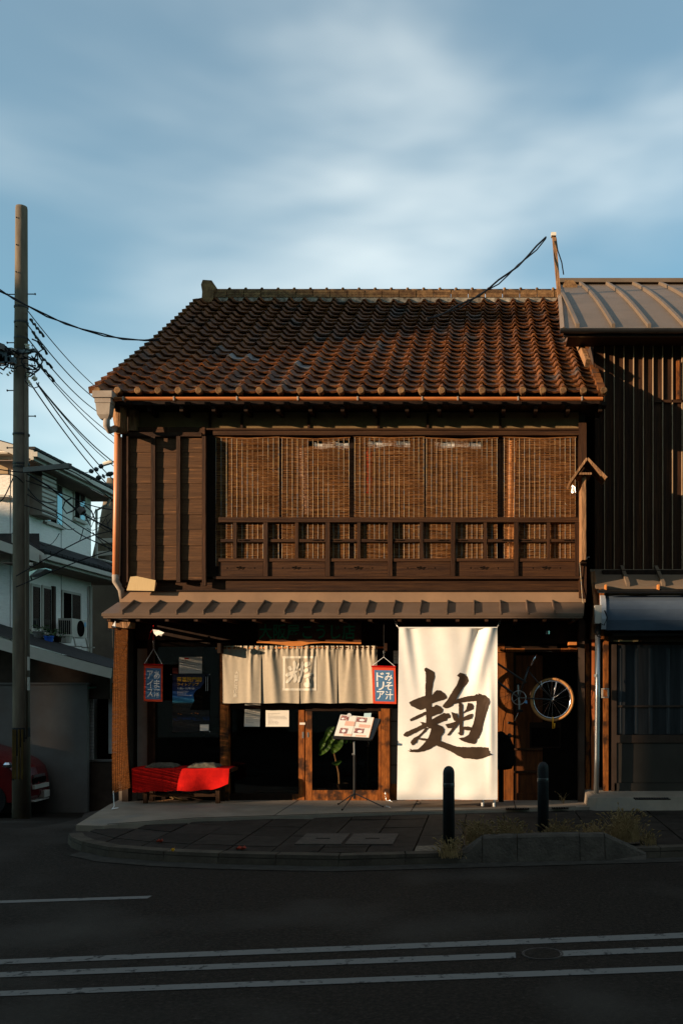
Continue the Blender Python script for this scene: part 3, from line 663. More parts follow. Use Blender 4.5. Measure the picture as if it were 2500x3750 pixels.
# transom of short boards above the entrance bay at the right
for a, b, c, d, mt in ((1821,1846,2357,2388,mDoorW),(1847,2038,2357,2373,mDark),(1850,1920,2374,2388,mDoorW),(1921,2050,2374,2388,mWoodX),(2052,2078,2374,2388,mDoorW),(2079,2112,2357,2388,mDoorW),(2113,2156,2357,2388,mDoorW)):
    fb('transom_board', a, b, c, d, GY-.02-.002*(a % 3), .05, mt)
fb('transom_top', 1660, 2150, 2340, 2356, GY-.03, .1, mDark)
part('transom_block', bxp(2082, 2110, 2351, 2362, 12.5, .28), mOrangeWood, sh)
mDoorShade = M('shaded door wood', (.11,.035,.009), (.05,.016,.005), sc=3.5, st=(7,6,1), rough=.55)  # copy of the door wood darkened for the banner's shade
# plank door with panels darkened for the banner's shade; flat black bay wall
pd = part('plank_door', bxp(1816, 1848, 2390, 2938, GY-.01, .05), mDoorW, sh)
part('rim_plank', bxp(1849, 1878, 2390, 2938, GY-.016, .05), mDoorW, pd); part('rim_plank', bxp(1888, 1985, 2905, 2938, GY-.012, .04), mDoorShade, pd)
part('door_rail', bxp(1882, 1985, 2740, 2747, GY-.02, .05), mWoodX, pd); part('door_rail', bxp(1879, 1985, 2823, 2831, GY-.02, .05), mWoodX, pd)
part('panel', bxp(1888, 1985, 2400, 2739, GY-.0, .03), mDoorShade, pd); part('panel', bxp(1888, 1985, 2748, 2822, GY-.0, .03), mDoorShade, pd); part('panel', bxp(1888, 1985, 2832, 2904, GY-.0, .03), mDoorShade, pd)
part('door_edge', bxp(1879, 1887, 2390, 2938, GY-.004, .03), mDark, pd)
part('knob', MB().tube([P(1864,2694,GY-.01), P(1864,2694,GY-.03), P(1864,2694,GY-.075), P(1864,2694,GY-.085)], [.012,.015,.032,.02], 12), mIron, pd, smooth=True)
part('lock', MB().tube([P(1862,2647,GY-.01), P(1862,2647,GY-.05)], [.02,.018], 10), mIron, pd, smooth=True)
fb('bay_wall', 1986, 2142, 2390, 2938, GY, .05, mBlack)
nb = fb('notice_frame', 1938, 2052, 2645, 2740, GY-.012, .012, mDark); part('notice_board', bxp(1944, 2046, 2665, 2734, GY-.016, .004), mBlack, nb)
fb('bay_post', 2143, 2158, 2388, 2938, GY-.08, .18, mPost)
# ================================================================ THINGS HANGING ON THE SHOP FRONT
# reed blinds of the upper floor
rb = random.Random(21)
def blind(pa, pb, ptop, pbot, Y, label, slant=0, gap=None):
    t = thing('reed_blind', label, 'blind', (X((pa+pb)/2,Y), Y, Z(ptop,Y)), 'reed blinds across the upper windows')
    x0, x1, z1, z0 = X(pa,Y), X(pb,Y), Z(ptop,Y), Z(pbot,Y)
    m = MB(); z = z1 - .02; i = 0
    while z > z0:
        k = 0; xa = x0 + slant*(z1-z) + rb.uniform(-.004,.004)
        h = rb.uniform(.0045,.0075)
        n = 5; dz = rb.uniform(-.004,.004); pts_ = []
        for q in range(n+1):
            u = q/n; pts_.append((xa + (x1-xa+rb.uniform(-.003,.003))*u, Y + .007*math.sin(6*u+z*3) + rb.uniform(-.0015,.0015), z + dz*(u-.5) - .018*math.sin(math.pi*u)*(1-(z1-z)/(z1-z0))*.7 + rb.uniform(-.0012,.0012)))
        b = len(m.v)
        for p in pts_: m.v += [(p[0], p[1]-.001, p[2]-h/2), (p[0], p[1]-.0035, p[2]), (p[0], p[1]+.0005, p[2]+h/2)]
        for q in range(n):
            # reeds left out near the top so the white glint strips show
            cu = (q+.5)/n
            if gap and z1-z < gap[1] and z1-z > gap[0] and any(abs(cu-g) < .12 for g in gap[2]) : continue
            a = b+3*q; m.f += [(a,a+3,a+4,a+1),(a+1,a+4,a+5,a+2)]
        z -= rb.uniform(.0078,.0102)
    part('reeds', m, mReed, t, kind='stuff')
    c = MB(); k = 0
    n = int((x1-x0)/.062)
    for q in range(n+1):
        u = q/n; xx = x0+.006+(x1-x0-.012)*u
        c.box(xx-.0022+slant*0, xx+.0022, Y-.006, Y-.004, z0+.004, z1-.018*math.sin(math.pi*u))
    part('binding_cords', c, mCord, t)
    part('top_stick', MB().tube([(x0-.01,Y,z1-.004),((x0+x1)/2,Y,z1-.022),(x1+.01,Y,z1-.004)], .009, 6), mReed, t)
    part('hook', MB().tube([(x0+.1,Y+.0,z1-.01),(x0+.1,Y+.01,z1+.03)], .003, 5), mIron, t)
    part('hook', MB().tube([(x1-.1,Y+.0,z1-.01),(x1-.1,Y+.01,z1+.03)], .003, 5), mIron, t)
BY = 12.478
blind(790, 1022, 1600, 2075, BY, 'leftmost reed blind beside the shutter box')
blind(1031, 1279, 1602, 2072, BY, 'second reed blind from the shutter box, with a white glint near its top right corner', gap=(.035,.10,(.55,.9)))
blind(1297, 1552, 1598, 2074, BY, 'middle reed blind, third of five above the balcony rail, red cloth showing through', gap=(.045,.10,(.3,.74)))
blind(1559, 1820, 1603, 2070, BY, 'fourth reed blind from the shutter box, top edge sloping', gap=(.045,.10,(.22,.7)))
blind(1843, 2106, 1600, 2074, BY, 'rightmost reed blind, more orange than the others, beside the right corner post')
for i, (a, b, y) in enumerate(((1150,1275,1628),(1345,1500,1622),(1590,1760,1626))):
    m = MB(); Y = 12.525
    m.grid(lambda u, v: (X(a+(b-a)*u,Y), Y+.004*math.sin(u*40), Z(y-8+22*v+4*math.sin(u*9),Y)), 24, 2)
    solo('glint_strip', m, mGlint, ('white strip painting a glint behind the second blind','white strip painting a glint behind the middle blind','white strip painting a glint behind the fourth blind')[i], 'curtain', 'glint strips behind the blinds', smooth=True)  # white strips put in for bright glimpses at the blind tops
m = MB(); m.grid(lambda u, v: (X(1338+22*u,12.53), 12.53+.006*math.sin(u*9), Z(1640+170*v,12.53)), 6, 2)
solo('red_cloth', m, mRed, 'narrow red cloth hanging in the window behind the middle blind', 'cloth')
m = MB(); m.grid(lambda u, v: (X(1858+32*u-14*v,12.53), 12.53+.006*math.sin(u*9), Z(1612+450*v,12.53)), 6, 2)
solo('orange_cloth', m, M('orange cloth', (.60,.26,.09), (.5,.2,.07), sc=9), 'long orange cloth hanging in the window behind the rightmost blind', 'cloth')
m = MB(); m.grid(lambda u, v: (X(1085+36*u+20*v,12.53), 12.53+.006*math.sin(u*9), Z(1640+240*v,12.53)), 6, 2)
solo('pale_cloth', m, M('pale pink cloth', (.42,.27,.2), (.36,.22,.16), sc=9), 'pale cloth hanging in the window behind the second blind', 'cloth')
# long sudare at the left end of the canopy, hung front to back
SX = X(1780-1365*12.8/12.8,12.8) if False else -4.57
t = thing('side_blind', 'tall narrow brown reed blind hung at the left end of the canopy', 'blind', (SX, 12.4, .2))
m = MB(); z = 2.24
while z > .22:
    n = 6; dz = rb.uniform(-.004,.004); h = rb.uniform(.0075,.0095); b = len(m.v)
    for q in range(n+1):
        u = q/n; yy = 12.05+.73*u; xx = SX + .03*math.sin(3.4*u+z*.8) - .03*math.sin(z*1.4)
        zz = z + dz*(u-.5); m.v += [(xx-.002,yy,zz-h/2),(xx-.005,yy,zz),(xx-.002,yy,zz+h/2)]
    for q in range(n): a = b+3*q; m.f += [(a,a+3,a+4,a+1),(a+1,a+4,a+5,a+2)]
    z -= rb.uniform(.0075,.0098)
part('reeds', m, mSudare, t, kind='stuff')
c = MB()
for q in range(13):
    u = q/12; yy = 12.06+.71*u
    c.tube([(SX + .03*math.sin(3.4*u+z_*.8) - .03*math.sin(z_*1.4)+.004, yy, z_) for z_ in (.22,.7,1.2,1.7,2.24)], .0022, 4)
part('binding_cords', c, mDark, t); part('top_stick', MB().bar((SX,12.02,2.25),(SX,12.8,2.25),.02,.02), mDark, t)
part('hanging_cord', MB().tube([(SX-.01,12.06,2.25),(SX-.02,12.1,2.0),(SX-.02,12.3,1.88),(SX-.02,12.5,2.0),(SX-.01,12.7,2.2)], .003, 5), mIron, t)
part('hook', MB().tube([(SX,12.3,2.25),(SX+.02,12.3,2.3),(SX,12.3,2.33)], .005, 5), mSteel, t)
part('tie_string', MB().tube([(SX,12.06,.24),(SX+.01,12.06,.05),(SX+.05,11.9,.045),(SX+.1,11.95,.045),(SX+.06,11.85,.045)], .005, 5), mWhite, t)
solo('white_tag', MB().prism([(X(408,12.04),Z(2298,12.04)),(X(423,12.04),Z(2298,12.04)),(X(423,12.04),Z(2274,12.04))], 12.04, 12.05), mWhite, 'small white triangular tag under the left end of the canopy', 'tag')
# corrugated card at the foot of the shutter box
solo('cardboard_sheet', MB().prism([(X(a,12.33),Z(b,12.33)) for a, b in ((464,2162),(565,2164),(570,2125),(520,2114),(500,2110),(478,2112))], 12.33, 12.336), mCard, 'torn piece of yellow corrugated card stuck over the lower left corner of the shutter box', 'cardboard')
# sign board with green letters
sg = thing('shop_sign', 'dark wooden name board with green brush letters under the canopy', 'sign', P(1130,2352,12.62))
pts_ = [(945,2348),(1030,2352),(1085,2362),(1150,2352),(1210,2350),(1322,2352),(1322,2276),(945,2270)]
part('board', MB().prism([(X(a,12.6),Z(b,12.6)) for a, b in pts_], 12.6, 12.64), mSignWood, sg)
part('lettering', write('大阪屋こうじ店', X(948,12.6), X(1300,12.6), Z(2342,12.6), Z(2285,12.6), 12.598, .012), mGreen, sg)
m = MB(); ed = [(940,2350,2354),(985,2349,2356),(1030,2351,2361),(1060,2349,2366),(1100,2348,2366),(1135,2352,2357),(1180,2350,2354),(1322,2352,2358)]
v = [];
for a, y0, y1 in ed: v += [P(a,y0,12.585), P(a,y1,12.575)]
part('lit_lower_edge', MB().add(v + [q+Vector((0,.03,0)) for q in v], [(2*i,2*i+1,2*i+3,2*i+2) for i in range(7)] + [(16+2*i,2*i,2*i+2,16+2*i+2) for i in range(7)]), mOrangeWood, sg, label='lower edge coloured orange for sunlight')  # orange strip paints the sunlit lower edge of the board
# noren
NY = 12.58
NP = [(813,955),(957,1095),(1098,1233),(1236,1380)]
nr = random.Random(5)
fold = []
for i, (a, b) in enumerate(NP):
    fold.append([(nr.uniform(X(a,NY),X(b,NY)), nr.uniform(.004,.015), nr.uniform(.016,.045), nr.uniform(-.10,.10)) for _ in range(6)])
NZ1, NZ0 = Z(2366,NY), Z(2575,NY)
def ny(x, z):
    px = VX + x*F/NY; i = 0
    for k, (a, b) in enumerate(NP):
        if px >= a-1: i = k
    v = (NZ1 - z)/(NZ1-NZ0)
    y = 0.0
    for c, amp, w, lean in fold[i]:
        y -= amp*math.exp(-((x-c-lean*(v-.1))/(w*(1+1.2*v)))**2)*(1-.35*v)*(1 if v > .09 else .6)
    y += .006*math.sin(x*95+i)*max(0, 1-v*4)
    y += .0015*math.sin(x*43+i)
    a, b = NP[i]; u = (px-a)/(b-a)
    y += .014*(math.exp(-u*9) - math.exp(-(1-u)*9))*v*(.6+.4*math.sin(i*2.1+1))
    return NY + .02 + y
no = thing('noren_curtain', 'beige linen shop curtain of four panels with white crest over the door', 'curtain', P(1096,2575,NY))
for i, (a, b) in enumerate(NP):
    def fn(u, v):
        px = a+.3+(b-a-.6)*u; x = X(px,NY); z = NZ1+(NZ0-NZ1)*v - .004*math.sin(u*7+i)*v
        return (x, ny(x, z), z)
    m = MB().grid(fn, 70, 50); o = part('cloth_panel', m, mCloth, no, smooth=True)
part('header', MB().grid(lambda u, v: (X(818+558*u,NY), ny(X(818+558*u,NY), NZ1)-.006-.004*math.sin(u*330), NZ1+.004-.04*v), 240, 3), mCloth, no, smooth=True)
solo('curtain_rod', MB().tube([P(790,2373,NY+.02), P(1408,2371,NY+.02)], .012, 8), mOrangeWood, 'orange wooden rod carrying the linen shop curtain', 'rod', smooth=True)
br = MB(); br.box(X(800,12.5),X(812,12.5),12.45,12.75,Z(2392,12.5),Z(2356,12.5)); solo('curtain_bracket', br, mDark, 'dark wooden bracket holding the left end of the curtain rod', 'bracket')
br = MB(); br.box(X(1408,12.5),X(1418,12.5),12.45,12.75,Z(2384,12.5),Z(2356,12.5)); solo('curtain_bracket', br, mWoodX, 'brown wooden bracket holding the right end of the curtain rod', 'bracket')
def nys(d): return lambda x, z: ny(x, z) - d
cr_ = MB(); cr_.keep = True
bx = [(1033,2403,1158,2411),(1033,2521,1158,2529),(1035,2403,1043,2529),(1149,2403,1157,2529)]
for q, (a, b, c, d) in enumerate(bx):
    nu, nv = max(2,int((c-a)/3)), max(2,int((d-b)/3)); k = len(cr_.v)
    cr_.grid(lambda u, v: (X(a+(c-a)*u,NY), ny(X(a+(c-a)*u,NY), Z(b+(d-b)*v,NY))-.0030-.0003*q, Z(b+(d-b)*v,NY)), nu, nv)
part('crest_frame', cr_, mNoWhite, no)
def brush(mb, pts_, ws, off, kk):
    pts_ = [Vector(p) for p in pts_]; n = 10; L_, R_ = [], []
    def at_(t):
        t *= len(pts_)-1; i = min(int(t), len(pts_)-2); return pts_[i].lerp(pts_[i+1], t-i)
    for j in range(n+1):
        t = j/n; p = at_(t); d = (at_(min(1,t+.06))-at_(max(0,t-.06))).normalized(); w = (ws[0]+(ws[1]-ws[0])*t)*(min(1,math.sin(math.pi*min(.97,max(.03,t)))*1.9+.15))/2
        nrm = Vector((-d.y, d.x)); L_.append(p+nrm*w); R_.append(p-nrm*w)
    b = len(mb.v)
    for l_, r_ in zip(L_, R_):
        for q in (l_, (l_+r_)/2, r_):
            x, z = X(q.x,NY), Z(q.y,NY); mb.v.append((x, ny(x,z)-off-.00015*kk, z))
    for j in range(n):
        for s_ in (0,1): a = b+3*j+s_; mb.f.append((a, a+1, a+4, a+3))
cg = MB(); cg.keep = True
def c4(x, y): return (930+x*.2998, 2260+y*.2998)
st_ = [([(490,530),(495,610),(480,660)],(44,30)),([(420,600),(455,650)],(46,36)),([(385,715),(440,690),(530,660)],(52,34)),([(390,805),(440,750),(480,700)],(44,30)),([(500,690),(505,760),(490,800)],(44,40)),
       ([(545,560),(520,640)],(24,20)),([(610,590),(690,560)],(60,50)),([(605,665),(665,635)],(46,42)),([(600,730),(650,715),(718,685)],(44,34)),([(590,540),(585,640),(560,760)],(36,26)),([(540,800),(560,720)],(30,28)),([(615,800),(640,835),(700,820)],(50,54)),([(650,740),(660,820)],(36,40)),([(555,650),(600,600)],(30,30))]
for kk, (pp, ww) in enumerate(st_): brush(cg, [c4(*q) for q in pp], [w*.2998 for w in ww], .0042, kk)
part('crest_character', cg, mNoWhite, no)
wv, zt1, zb1 = MB(), Z(2457,NY), Z(2555,NY)
hh = (zt1-zb1)/7
for i, ch in enumerate('大阪屋こうじ店'):
    wd = .042 if ch in 'こうじ' else .05
    xm = X(866 - i*1.0, NY); write(ch, xm-wd/2, xm+wd/2, zt1-hh*(i+.92), zt1-hh*(i+.08), nys(.0045), .02, wv)
part('side_lettering', wv, mNoWhite, no)
# big white banner with one brush character
BNY = 12.1
bz1, bz0 = Z(2298,BNY), Z(2926,BNY)
def by(x, z):
    u = (VX + x*F/BNY - 1458)/362; v = (bz1-z)/(bz1-bz0)
    y = -.05*math.exp(-((u-.93+.42*v)/.06)**2)*max(0,1-v*2.2) + .045*math.exp(-((u-.81+.42*v)/.05)**2)*max(0,1-v*2.0)
    y += -.02*math.exp(-((u-.06-.25*v)/.05)**2)*max(0,1-v*2) + .012*math.exp(-((u-.12-.25*v)/.05)**2)*max(0,1-v*2)
    y += .03*math.sin(math.pi*u)*math.sin(math.pi*min(1,v*1.3)) + .006*math.sin(u*9+v*4) + .004*math.sin(u*23-v*6)*(1-v*.6)
    y += -.018*math.exp(-((u-.93)/.035)**2)*math.exp(-((v-.55)/.3)**2)
    y += .008*math.sin((u+v*1.4)*17)*max(0,v-.75)*2
    return BNY + y + .075 - .155*v
bn = thing('calligraphy_banner', 'tall white cloth banner with one large brown brush character', 'banner', P(1639,2926,BNY))
m = MB().grid(lambda u, v: ((lambda x, z: (x, by(x, z), z))(X(1458+362*u+(-3*v if u < .5 else 0)*(1-2*u),BNY), bz1+(bz0-bz1)*v)), 70, 120)
part('cloth', m, mBanner, bn, smooth=True)
part('bottom_rod', MB().tube([P(1455,2925,BNY-.07), P(1820,2925,BNY-.07)], .010, 8), mWhite, bn); part('top_rod', MB().tube([P(1458,2299,BNY+.085), P(1820,2299,BNY+.085)], .010, 8), mWhite, bn)
def links(name, a, b, parent, r=.011, mat=mSteel):
    a, b = Vector(a), Vector(b); n = max(2, int((b-a).length/(r*3.0))); d = (b-a).normalized(); s_ = d.cross(Vector((0,1,0))).normalized(); w_ = d.cross(s_)
    m = MB()
    for i in range(n):
        c = a.lerp(b, (i+.5)/n); e = s_ if i % 2 else (s_*.4+w_*.9).normalized()
        m.tube([c + d*math.cos(t*math.pi/4)*r*1.9 + e*math.sin(t*math.pi/4)*r for t in range(9)], r*.28, 5, cap=False)
    return part(name, m, mat, parent)
links('chain', P(1458,2298,BNY+.08), P(1440,2264,BNY+.09), bn); links('chain', P(1820,2298,BNY+.08), P(1834,2264,BNY+.09), bn)
KA = {
 'a': [(458,178),(482,165),(545,200),(592,228),(600,290),(585,345),(575,400),(562,480),(556,540),(560,700),(556,860),(560,900),(640,940),(600,1000),(560,1010),(480,970),(485,860),(478,740),(468,640),(470,480),(475,330),(474,230),(456,205)],
 'b': [(247,645),(290,620),(380,580),(470,552),(560,540),(600,505),(560,525),(600,498),(625,475),(680,480),(735,520),(760,555),(765,590),(700,615),(640,628),(570,655),(480,690),(475,720),(435,740),(395,748),(330,715),(275,690)],
 'c': [(262,870),(360,820),(470,770),(500,780),(490,805),(400,850),(320,885),(268,900)],
 'd': [(550,705),(590,700),(600,685),(625,675),(680,700),(712,735),(708,770),(680,795),(620,810),(550,842)],
 'e': [(550,885),(620,840),(700,800),(720,785),(750,795),(790,790),(812,820),(810,855),(770,865),(765,890),(720,900),(640,935),(590,955),(550,940)],
 'f': [(172,1080),(210,1045),(320,1000),(400,960),(425,950),(420,925),(385,905),(490,922),(500,970),(400,1025),(300,1075),(225,1113),(185,1105)],
 'g': [(555,985),(640,945),(700,970),(733,1010),(725,1060),(690,1100),(680,1165),(620,1225),(540,1275),(450,1310),(340,1322),(260,1315),(262,1306),(228,1300),(275,1296),(258,1270),(290,1288),(380,1275),(440,1220),(480,1170),(520,1110),(545,1040)],
 'h': [(480,985),(520,990),(470,1050),(400,1110),(370,1150),(355,1200),(340,1196),(320,1218),(295,1228),(272,1190),(285,1160),(320,1125),(380,1095),(440,1035)],
 'i': [(375,1130),(430,1128),(530,1140),(530,1172),(440,1162),(385,1150)],
 'j': [(610,1225),(680,1165),(770,1200),(900,1245),(1040,1252),(1200,1248),(1330,1255),(1338,1300),(1352,1306),(1345,1325),(1380,1350),(1320,1375),(1240,1405),(1160,1418),(1060,1405),(1000,1405),(920,1370),(820,1310),(740,1275)],
 'k': [(902,275),(940,235),(970,242),(1000,250),(1045,295),(1062,345),(1040,385),(985,440),(950,500),(920,545),(895,600),(862,640),(840,690),(775,720),(745,725),(705,700),(715,675),(760,625),(800,560),(850,480),(900,400),(928,330),(935,300)],
 'l': [(860,622),(930,590),(1040,560),(1150,545),(1165,528),(1200,535),(1192,518),(1240,538),(1290,545),(1340,590),(1350,640),(1320,740),(1290,840),(1260,930),(1248,1010),(1215,1090),(1200,1130),(1175,1150),(1165,1190),(1135,1210),(1050,1195),(970,1165),(922,1130),(1000,1120),(1060,1085),(1095,1010),(1130,920),(1150,830),(1162,720),(1172,625),(1100,628),(1000,640),(900,655),(850,667)],
 'm': [(925,655),(960,650),(985,680),(980,780),(985,870),(980,960),(990,1040),(980,1090),(950,1095),(910,1060),(935,1050),(935,960),(930,860),(928,760)],
 'n': [(975,790),(1030,735),(1050,650),(1100,655),(1130,690),(1125,735),(1060,760),(990,792)],
 'o': [(822,770),(885,800),(900,785),(920,850),(940,880),(900,900),(865,895),(840,840)],
 'p': [(742,945),(800,930),(880,905),(930,880),(985,850),(1060,810),(1115,795),(1118,830),(1100,865),(1000,890),(950,905),(880,940),(820,995),(775,995)],
 'q': [(940,895),(910,960),(850,1030),(810,1080),(780,1098),(770,1085),(820,1020),(870,950)],
 'r': [(978,975),(1050,970),(1120,985),(1090,1022),(1040,1025),(978,1010)],
}
tooth = random.Random(2)
im = MB(); im.keep = True
for kk, poly_ in enumerate(KA.values()):
    bm = bmesh.new(); vs_ = []
    k = len(poly_)
    for i in range(k):
        a, b = Vector(poly_[i]), Vector(poly_[(i+1) % k]); L = (b-a).length; n = max(1, int(L/16))
        for j in range(n):
            p = a.lerp(b, j/n)
            if j: p += Vector((tooth.uniform(-2.8,2.8), tooth.uniform(-2.8,2.8)))
            vs_.append(bm.verts.new((p.x, -p.y, 0)))
    f = bm.faces.new(vs_); bmesh.ops.triangulate(bm, faces=[f]); 
    for _ in range(2): bmesh.ops.subdivide_edges(bm, edges=[e for e in bm.edges if e.calc_length() > 25], cuts=1)
    bmesh.ops.triangulate(bm, faces=bm.faces[:])
    if f.is_valid: f.normal_update()
    bm.verts.index_update(); out = []
    for v in bm.verts:
        px, py = 1430+v.co.x*.2679, 2400-v.co.y*.2679; x, z = X(px,BNY), Z(py,BNY); out.append((x, by(x,z)-.0032-.0003*kk, z))
    im.add(out, [tuple(w.index for w in g.verts) for g in bm.faces]); bm.free()
part('brush_character', im, mInk, bn)
for i, px in enumerate((1766, 1808)):
    a = P(px,2927,12.14)
    solo('white_pipe', MB().tube([(a.x,12.14,.036),(a.x,12.14,.14)], .017, 10), mWhite, ('short white pipe standing under the banner, the left one','short white pipe standing under the right corner of the banner')[i], 'pipe', 'white pipes under the banner')
# hanging shop signs
def cloth_sign(px0, px1, py0, py1, Y, hookx, hooky, left, right, label, skew):
    t = thing('hanging_sign', label, 'sign', P((px0+px1)/2,py1,Y))
    def q(u, v): return P(px0+(px1-px0)*u+skew*v, py0+(py1-py0)*v+2*u, Y)
    def pan(u0, u1, v0, v1, d): return MB().add([q(u0,v1)-Vector((0,d,0)), q(u1,v1)-Vector((0,d,0)), q(u1,v0)-Vector((0,d,0)), q(u0,v0)-Vector((0,d,0))] + [q(u0,v1)+Vector((0,.006,0)), q(u1,v1)+Vector((0,.006,0)), q(u1,v0)+Vector((0,.006,0)), q(u0,v0)+Vector((0,.006,0))],
        [(0,1,2,3),(4,7,6,5),(0,4,5,1),(1,5,6,2),(2,6,7,3),(3,7,4,0)])
    part('red_border', pan(0,1,0,1,0), mSignRed, t); part('blue_field', pan(.10,.91,.11,.94,.002), mSignBlue, t)
    part('top_rod', MB().tube([q(-.02,.015), q(1.02,.015)], .011, 6), mRed, t)
    w_ = MB()
    for txt_, u0, u1 in ((left,.18,.50),(right,.54,.86)):
        n = len(txt_)
        for i, ch in enumerate(txt_):
            a, b = q(u0, .17+.245*i+.005), q(u1, .17+.245*i+.225)
            write(ch, a.x, b.x, b.z, a.z, Y-.0035, .018, w_)
    part('lettering', w_, mWhite, t)
    h = P(hookx, hooky, Y); part('string', MB().tube([q(.02,0), h, q(.98,0)], .004, 5), mWhite, t)
    return t, h
t, h = cloth_sign(528, 596, 2431, 2568, 12.5, 563, 2376, 'アイス', 'あま酒', 'red and blue cloth sign with white writing in the shade beside the side blind', -1)
links('chain', h, h+Vector((0,0,.11)), t, .008); part('red_cord', MB().tube([h+Vector((0,0,.11)), h+Vector((0,0,.30))], .007, 6), mRed, t); part('red_cord', MB().tube([h+Vector((0,0,.27)), h+Vector((-.04,0,.2)), h+Vector((-.06,0,.12))], .003, 5), mRed, t)
fl_ = MB().add([P(560,2305,12.09),P(582,2308,12.09),P(602,2317,12.07),P(596,2321,12.07),P(592,2330,12.09),P(580,2325,12.08),P(574,2330,12.09),P(563,2318,12.09)], [(0,1,2,3,4,5,6,7)])
solo('folded_paper_charm', fl_, mPaper, 'small folded white paper charm on the red cord above the left cloth sign', 'charm')
t, h = cloth_sign(1361, 1447, 2438, 2576, 12.2, 1405, 2406, 'ドリア', 'みそ汁', 'sunlit red and blue cloth sign between the linen curtain and the white banner', 4)
links('chain', h, h+Vector((0,0,.08)), t, .009); part('wire', MB().tube([h+Vector((0,0,.08)), h+Vector((0,0,.42))], .0025, 5), mIron, t)
# papers and posters on the left window
def sheet(name, px0, px1, py0, py1, Y, label, cat='notice', mat=None, tilt=0, lines=6, group=None, head=None):
    t = thing(name, label, cat, P((px0+px1)/2,py1,Y), group)
    part('paper', MB().add([P(px0+tilt,py1,Y),P(px1+tilt,py1,Y),P(px1,py0,Y),P(px0,py0,Y)]+[P(px0+tilt,py1,Y+.002),P(px1+tilt,py1,Y+.002),P(px1,py0,Y+.002),P(px0,py0,Y+.002)], [(0,1,2,3),(7,6,5,4),(0,4,5,1),(2,6,7,3),(1,5,6,2),(3,7,4,0)]), mat or mPaper, t)
    m = MB(); rr = random.Random(px0)
    for i in range(lines):
        y = py0 + (py1-py0)*(.2+.7*i/max(1,lines)); x = px0+(px1-px0)*.1
        while x < px1-(px1-px0)*.12:
            w = rr.uniform(2,8); w = min(w, px1-3-x); m.box(X(x,Y), X(x+w,Y), Y-.002, Y-.001, Z(y+1.2,Y), Z(y,Y)); x += w+rr.uniform(1.2,3)
            if rr.random() < .12: break
    if lines: part('print', m, mPaperText, t)
    return t
WY = GY + .012
s1 = sheet('notice_paper', 656, 740, 2406, 2466, WY, 'white printed notice pinned above the dark poster in the left window', lines=6)
part('heading', MB().box(X(676,WY), X(692,WY), WY-.002, WY-.001, Z(2414,WY), Z(2409,WY)), mRed, s1)
po = thing('event_poster', 'dark blue night garden poster with orange title in the left shop window', 'poster', P(698,2680,WY))
pm = bpy.data.materials.new('night garden print'); pm.use_nodes = True; n_, l_ = pm.node_tree.nodes, pm.node_tree.links
g_ = n_.new('ShaderNodeNewGeometry'); sx = n_.new('ShaderNodeSeparateXYZ'); l_.new(g_.outputs['Position'], sx.inputs[0])
mr = n_.new('ShaderNodeMapRange'); mr.inputs['From Min'].default_value = Z(2680,WY); mr.inputs['From Max'].default_value = Z(2468,WY); l_.new(sx.outputs['Z'], mr.inputs['Value'])
nn = n_.new('ShaderNodeTexNoise'); nn.inputs['Scale'].default_value = 22; nn.inputs['Detail'].default_value = 4; l_.new(g_.outputs['Position'], nn.inputs['Vector'])
rr_ = n_.new('ShaderNodeValToRGB'); e = rr_.color_ramp.elements; e[0].position = .0; e[0].color = (.01,.01,.012,1); e[1].position = 1; e[1].color = (.008,.01,.02,1)
for p_, c_ in ((.18,(.004,.004,.004)),(.22,(.01,.03,.09)),(.27,(.005,.006,.01)),(.40,(.004,.005,.004)),(.49,(.01,.014,.008)),(.52,(.05,.30,.45)),(.62,(.02,.12,.38)),(.76,(.006,.02,.09))): x = rr_.color_ramp.elements.new(p_); x.color = (*c_, 1)
l_.new(mr.outputs[0], rr_.inputs[0]); mk = n_.new('ShaderNodeValToRGB'); mk.color_ramp.elements[0].position = .47; mk.color_ramp.elements[1].position = .53; l_.new(nn.outputs['Fac'], mk.inputs[0])
mm = n_.new('ShaderNodeMix'); mm.data_type = 'RGBA'; l_.new(mk.outputs[0], mm.inputs['Factor']); l_.new(rr_.outputs[0], mm.inputs['B']); mm.inputs['A'].default_value = (.012,.014,.014,1)
mr2 = n_.new('ShaderNodeMath'); mr2.operation = 'GREATER_THAN'; mr2.inputs[1].default_value = .48; l_.new(mr.outputs[0], mr2.inputs[0])
m3 = n_.new('ShaderNodeMix'); m3.data_type = 'RGBA'; l_.new(mr2.outputs[0], m3.inputs['Factor']); l_.new(mm.outputs['Result'], m3.inputs['A']); l_.new(rr_.outputs[0], m3.inputs['B'])
l_.new(m3.outputs['Result'], n_['Principled BSDF'].inputs['Base Color']); n_['Principled BSDF'].inputs['Roughness'].default_value = .4
part('sheet', MB().box(X(632,WY), X(768,WY), WY, WY+.002, Z(2680,WY), Z(2468,WY)), pm, po)
tr_ = MB(); tr_.keep = True
pts_ = [(768,2480),(768,2600),(696,2600),(704,2580),(712,2565),(708,2545),(718,2528),(734,2520),(748,2500),(752,2470)]
tr_.add([P(a,b,WY-.0012) for a, b in pts_], [tuple(range(len(pts_)))]); part('printed_tree', tr_, mBlack, po)
hs_ = MB()
for a, b in ((652,2612),(660,2614),(700,2611),(714,2610),(722,2612)): hs_.box(X(a,WY), X(a+5,WY), WY-.0018, WY-.0013, Z(b+3,WY), Z(b,WY))
part('printed_lights', hs_, mOrangeWood, po)
part('title', write('青蓮院門跡', X(648,WY), X(741,WY), Z(2497,WY), Z(2479,WY), WY-.002, .015), mGold, po)
part('subtitle', write('ライトアップ', X(649,WY), X(729,WY), Z(2512,WY), Z(2500,WY), WY-.002, .015), mGold, po)
part('dates', write('7(金)~12月7日', X(650,WY), X(712,WY), Z(2526,WY), Z(2517,WY), WY-.002, .01), mWhite, po)
